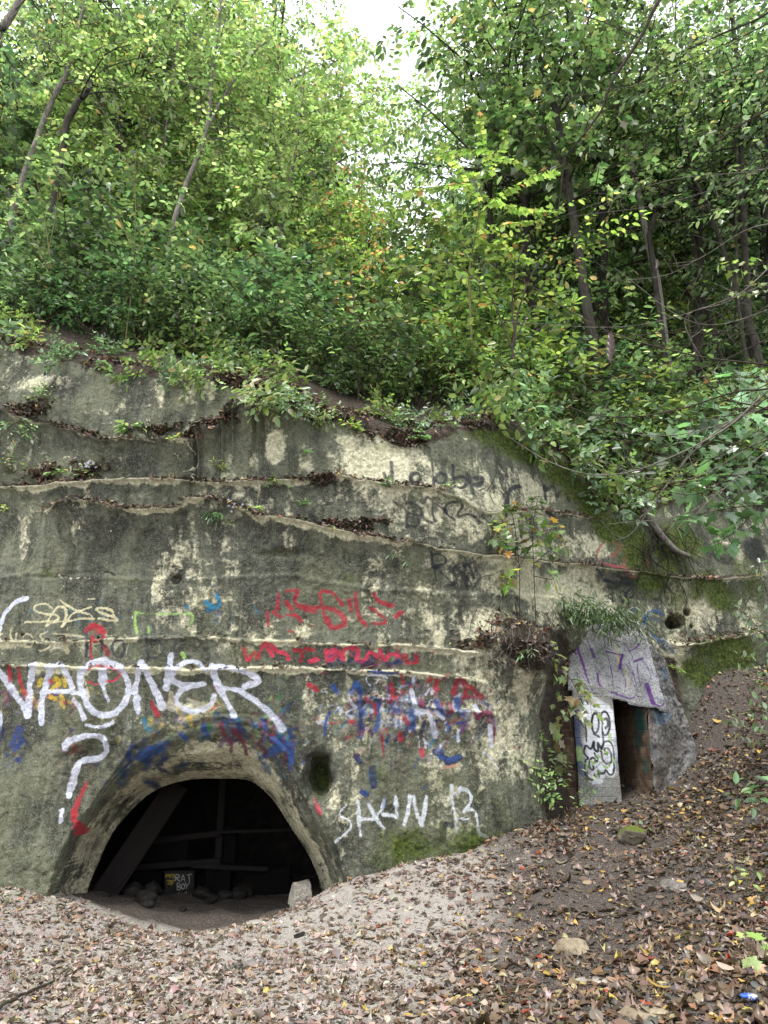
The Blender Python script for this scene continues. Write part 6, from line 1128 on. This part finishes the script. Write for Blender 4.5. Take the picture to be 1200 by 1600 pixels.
o = thing('drooping_fern', 'drooping tuft of narrow leaved green plants draped over the slab top', 'fern', tuple(ab)); wd, lv = g.meshes('fern', 'lance', .105, [(.07, .125, .04), (.11, .18, .06), (.19, .26, .11), (.04, .08, .025)], [20, 18, 8, 10], 3); obj('stem', wd, M_STEM, o); obj('frond', lv, M_LEAF, o)

# ---- little plants rooted on the rock face
def tuft(name, label, px, py, n, L, leafkind, size, cols, seed, cat='plant', up=.6, spread=.8, steps=3, fwd=-.5, flowers=0):
    h = hitw(px, py)[0] + np.array([0, -.01, 0]); g = Grow(seed)
    for k in range(n):
        d = unit(np.array([g.r.randn() * spread, fwd + g.r.randn() * .2, up + g.r.randn() * .25])); pts = [np.zeros(3)]
        for q in range(4): pts.append(pts[-1] + d * L * g.r.uniform(.7, 1.2) / 4); d = unit(d + np.array([0, 0, -.12]) + g.r.randn(3) * .1)
        pts = np.array(pts); g.lines.append((pts, np.linspace(.003, .0012, 5), 0)); g.twig_leaves(pts[1:], L / steps / 1.2, .25, .4, True)
    o = thing(name, label, cat, tuple(h)); wd, lv = g.meshes(name, leafkind, size, cols[0], cols[1], 3); obj('stem', wd, M_STEM, o); obj('foliage', lv, M_LEAF, o)
    if flowers:
        T = []; fp = []; fd = []; fn = []
        for k in range(flowers):
            c = np.array([g.r.randn() * .07, -.12 - .05 * g.r.rand(), .10 + g.r.randn() * .045]); nrm = unit(np.array([g.r.randn() * .4, -1, .4]))
            for q in range(9):
                a = q * .698; e1 = unit(np.cross(nrm, UP)); e2 = np.cross(nrm, e1); fp.append(c); fd.append(e1 * math.cos(a) + e2 * math.sin(a)); fn.append(nrm)
        V_, F_, C_ = leaves_mesh(LEAF['lance'], np.array(fp), np.array(fd), np.array(fn), np.full(len(fp), .022), pal(g.r, len(fp), [(.50, .46, .68), (.62, .60, .78)], [1, 1], .15)); obj('flower', mesh_np('flower', V_ , F_, {'tint': C_}, smooth=False), M_LEAF, o)
    return o
TU = [('broadleaf_clump', 'glossy broad leaved green clump growing from the leafy hollow', 208, 672, 9, .15, 'ovate', .09, GREEN), ('ledge_sprig', 'three pale leaves of a sprig below the rim, left of the white weathered streak', 470, 708, 2, .06, 'ovate', .085, PALEG), ('fern_sprig', 'feathery sprig on the ledge under the leafy hollow', 338, 735, 7, .13, 'lance', .05, BRIGHT), ('grass_tuft', 'dark grass tuft hanging from the curved ledge', 338, 800, 16, .13, 'lance', .07, DARK),
      ('left_bush', 'bushy weeds overhanging the left edge of the cliff face', 30, 660, 16, .34, 'ovate', .06, COOL), ('left_bush', 'tall weeds at the left edge below the bushy weeds', 20, 740, 16, .42, 'ovate', .055, GREEN), ('left_bush', 'short weeds at the foot of the pale flowers', 65, 625, 10, .18, 'ovate', .05, GREEN),
      ('aster_clump', 'cluster of pale violet asters on the left ledge', 140, 745, 7, .16, 'ovate', .045, GREEN, 16), ('aster_clump', 'small faint asters near the top left of the rock', 72, 612, 5, .12, 'ovate', .04, GREEN, 8), ('aster_clump', 'pale asters hanging under the grass tuft', 362, 812, 3, .05, 'ovate', .03, GREEN, 7), ('aster_clump', 'faint bluish flowers on the mossy shoulder', 700, 668, 6, .12, 'ovate', .04, PALEG, 8),
      ('ledge_sprig', 'small green sprig on the ledge left of the centre', 478, 792, 5, .10, 'ovate', .045, PALEG), ('ledge_sprig', 'green sprig at the left end of the curved litter ledge', 400, 796, 6, .10, 'ovate', .05, BRIGHT), ('ledge_sprig', 'sprig above the ledge below the pale streak', 435, 760, 6, .12, 'ovate', .05, GREEN), ('fern_frond', 'dark narrow fern frond drooping beside the pale ledge line', 635, 862, 3, .22, 'lance', .07, DARK), ('ledge_sprig', 'bright blades by the drooping litter in mid face', 515, 822, 4, .10, 'lance', .08, GREEN),
      ('ledge_sprig', 'pale sprig beside the first dark sprayed letter', 610, 762, 6, .10, 'ovate', .05, PALEG), ('moss_plant', 'leafy plant on the mossy shoulder right of the reddish litter', 655, 690, 9, .14, 'ovate', .055, PALEG), ('moss_plant', 'leafy plant on the mossy shoulder left of the reddish litter', 545, 672, 8, .16, 'ovate', .06, BRIGHT), ('rim_sprout', 'lime green pointed sprout at the top left of the cliff', 55, 545, 9, .26, 'lance', .13, BRIGHT), ('rim_sprout', 'cool green leaves hanging over the rim above the yellow scribble', 165, 568, 9, .20, 'ovate', .06, PALEG),
      ('ledge_sprig', 'tiny sprig above the word with the ghostly letters', 15, 800, 4, .1, 'ovate', .04, BRIGHT), ('ledge_sprig', 'small sprig at the leafy end of the left ledge', 95, 745, 6, .15, 'ovate', .055, GREEN), ('ledge_sprig', 'weedy sprig right of the aster cluster', 275, 690, 4, .07, 'ovate', .045, BRIGHT), ('rock_sprig', 'bright seedling on the rock right of the slab', 1055, 1048, 7, .10, 'ovate', .055, BRIGHT), ('ledge_sprig', 'tuft of small leaves over the sprayed letter C', 700, 762, 4, .08, 'ovate', .04, GREEN), ('right_clump', 'plants on the shadowy ledge under the maple boughs', 1130, 800, 10, .2, 'ovate', .06, COOL), ('fern_frond', 'fern frond hanging from the debris mound beside the vine', 830, 1010, 3, .25, 'lance', .08, DARK)]
for k, t in enumerate(TU):
    nm, lab, px, py, n, L, lk, sz_, cl = t[:9]; tuft(nm, lab, px, py, n, L, lk, sz_, cl, 100 + k, 'flowers' if len(t) > 9 else 'plant', up=(-.35 if ('hanging' in lab or 'drooping' in lab) else .55), flowers=t[9] if len(t) > 9 else 0)
# plants rooted in the ground
def gsprig(name, label, px, py, stems, leafkind, size, cols, seed, step=.06, h=None, r=.003):
    b = hitg(px, py); Yb = b[1]
    return leaf_spray(name, label, 'plant', tuple(b), [([(px, py + 4)] + s, Yb, Yb - .15, .35) for s in stems], leafkind, size, cols, M_STEM, seed, step, True, .15, .35, r=r)
gsprig('ground_sprig', 'broad leaved seedling at the right edge of the path', 1195, 1290, [[(1180, 1255), (1160, 1240), (1145, 1235)], [(1185, 1250), (1185, 1225), (1175, 1210)], [(1200, 1250), (1210, 1225)]], 'ovate', .11, PALEG, 81, .07)
gsprig('ground_sprig', 'low bright leaves near the bottom right corner', 1195, 1520, [[(1180, 1490), (1160, 1480)], [(1195, 1490), (1200, 1470)]], 'maple', .08, BRIGHT, 82, .07)
gsprig('ground_sprig', 'seedling with yellowish leaves right of the rounded rock', 1165, 1400, [[(1150, 1370), (1140, 1350)], [(1170, 1370), (1180, 1350)]], 'ovate', .06, BRIGHT, 83)
gsprig('ground_sprig', 'tiny seedling by the left foot of the cliff', 68, 1392, [[(70, 1375), (66, 1362)], [(76, 1380), (84, 1370)]], 'ovate', .05, PALEG, 84, .05)
gsprig('ground_sprig', 'tiny seedling near the left edge among fallen leaves', 8, 1412, [[(4, 1402), (-2, 1398)], [(14, 1405), (18, 1398)]], 'ovate', .05, GREEN, 85, .05)
gsprig('ground_sprig', 'little green sprout on the path above the mossy rock', 1000, 1302, [[(1003, 1292), (1010, 1288)], [(996, 1294), (990, 1290)]], 'ovate', .05, PALEG, 86, .05)
leaf_spray('edge_bush', 'leafy bush leaning in from the right edge above the bank', 'bush', P(1290, 1180, 8.8), [([(1290, 1180), (1250, 1060), (1200, 1000), (1165, 960), (1150, 950)], 8.8, 8.4, .4), ([(1290, 1180), (1240, 1080), (1190, 1040), (1150, 1030)], 8.8, 8.4, .4), ([(1290, 1180), (1230, 1130), (1180, 1110), (1130, 1125)], 8.8, 8.4, .4), ([(1290, 1180), (1240, 1150), (1190, 1150), (1150, 1140)], 8.8, 8.3, .4), ([(1250, 1060), (1210, 960), (1190, 900), (1185, 880)], 8.8, 8.4, .3), ([(1250, 1060), (1200, 1060), (1170, 1075)], 8.6, 8.4, .3), ([(1250, 1060), (1190, 990), (1170, 985)], 8.6, 8.4, .2)], 'ovate', .075, ([(.22, .32, .16), (.14, .24, .09), (.30, .38, .16), (.34, .36, .12)], [20, 16, 10, 6]), M_TWIG, 87, .06, True, .2, .4, r=.006)
# roots hanging in the mossy gully at the right
rr_ = np.random.RandomState(88); ro = thing('hanging_roots', 'tangle of dark roots hanging down the mossy gully above the rock holes', 'roots', P(1035, 840, 10.2)); b0 = np.array(P(1035, 840, 10.2))
for k in range(26):
    x, y = 1035 + rr_.randn() * 22, 835 + rr_.randn() * 14; pts = [(x, y)]
    for q in range(rr_.randint(3, 7)): pts.append((pts[-1][0] + rr_.randn() * 14 + 4, pts[-1][1] + rr_.uniform(12, 34)))
    ca = catmull(pts, 4); h = hitw(ca[:, 0], ca[:, 1]); h[:, 1] -= .03 + .05 * rr_.rand(); r_ = rr_.uniform(.004, .014); V_, F_ = tubes([(h - b0, np.linspace(r_, .002, len(h)))], 5); obj('root', mesh_np('root', V_, F_), M_BARK, ro)
st_ = hitw([1000, 1025, 1050, 1072], [800, 835, 862, 872]); st_[:, 1] -= .12; V_, F_ = tubes([(catmull(st_, 5), np.linspace(.06, .035, 16))], 9); tag(obj('rotten_stump', mesh_np('rotten_stump', V_, F_), M_BARKG), 'weathered stump end jutting from the bank above the hanging roots', 'stump')
for nm, pts, r_, lab, onw in [('looping_root', [(1048, 1010), (1070, 1008), (1082, 985), (1083, 960)], .004, 'thin looping root below the round rock holes', 1), ('looping_root', [(1083, 985), (1090, 1010), (1098, 1035)], .004, 'thin straight root dangling right of the looping root', 1), ('dangling_branch', [(760, 770), (775, 740), (770, 700), (745, 660)], .006, 'dark twig arching over the sprayed blot', 1), ('rim_branch', [(215, 560), (222, 600), (232, 622), (250, 600)], .004, 'bare twig hanging down from the rim', 1), ('rim_branch', [(350, 650), (378, 632), (400, 622), (430, 615)], .010, 'woody root lying along the right end of the leafy hollow', 1)]:
    ca = catmull(pts, 5); h = hitw(ca[:, 0], ca[:, 1]); h[:, 1] -= .04; V_, F_ = tubes([(h, np.linspace(r_, r_ * .5, len(h)))], 5); tag(obj(nm, mesh_np(nm, V_, F_), M_TWIG), lab, 'twig')
# sticks on the ground
for nm, pts, r_, lab in [('fallen_stick', [(-10, 1585), (40, 1558), (90, 1535), (135, 1515)], .012, 'dark fallen stick in the bottom left corner'), ('fallen_stick', [(915, 1437), (960, 1436), (1018, 1424)], .006, 'thin stick lying across the middle of the path'), ('fallen_stick', [(916, 1310), (925, 1330), (943, 1355)], .004, 'pale twig among leaves under the door bush'), ('fallen_stick', [(1125, 1395), (1160, 1375), (1185, 1340)], .005, 'curved pale twig on the right bank'), ('fallen_stick', [(740, 1575), (800, 1550), (860, 1540)], .008, 'brown stick in the clotted leaves at the bottom')]:
    ca = catmull(pts, 6); h = np.array([hitg(a, b) for a, b in ca]); h[:, 2] += .02 + .004 * np.random.RandomState(5).randn(len(h)); V_, F_ = tubes([(h, np.linspace(r_, r_ * .5, len(h)))], 6); tag(obj(nm, mesh_np(nm, V_, F_), M_TWIG if 'pale' not in lab else M_BARKG), lab, 'stick')
# crushed can scrap at the right edge
mcan = newmat('blue_can'); g = G(mcan); n_ = g.noise(g.obj(), 30, 3); g.out(g.mix(g.ramp(n_, [(.45, 0), (.55, 1)]), (.02, .09, .45), (.5, .5, .52)), .3, g.bump(n_, .6, .01), .6)
h = hitg(1172, 1568); t = np.linspace(0, 1, 14); rr2 = .026 * (1 - .25 * np.sin(t * 9)); V_, F_ = tubes([(np.stack([(t - .5) * .1, 0 * t, .01 * np.sin(t * 7)], 1), np.concatenate([[.001], rr2[1:-1], [.001]]))], 14); V_[:, 2] *= .55; o = obj('crushed_can', mesh_np('crushed_can', V_, F_), mcan, None, (h[0], h[1], h[2] + .03)); o.rotation_euler = (0, 0, .3); tag(o, 'crushed blue and silver can in the leaves at the bottom right', 'can')
# fine roots and dead stems spilling over the debris mound
mr = thing('mound_roots', 'mat of fine roots and dead stems spilling over the debris mound', 'roots', tuple(hitw(820, 985)[0])); b0 = np.array(mr.location); rm = np.random.RandomState(90); ls = []
for k in range(70):
    x, y = 815 + rm.randn() * 40, 965 + rm.randn() * 14; pts = [(x, y)]
    for q in range(rm.randint(2, 5)): pts.append((pts[-1][0] + rm.randn() * 9, pts[-1][1] + rm.uniform(8, 34)))
    ca = catmull(pts, 4); h = hitw(ca[:, 0], ca[:, 1]); h[:, 1] = np.minimum.accumulate(np.minimum(h[:, 1], h[0, 1] + .08)) - .02 - .05 * rm.rand(); r_ = rm.uniform(.0018, .005)
    V_, F_ = tubes([(h - b0, np.linspace(r_, r_ * .4, len(h)))], 3); obj('root', mesh_np('root', V_, F_), M_TWIG if k % 2 else M_BARKG, mr)
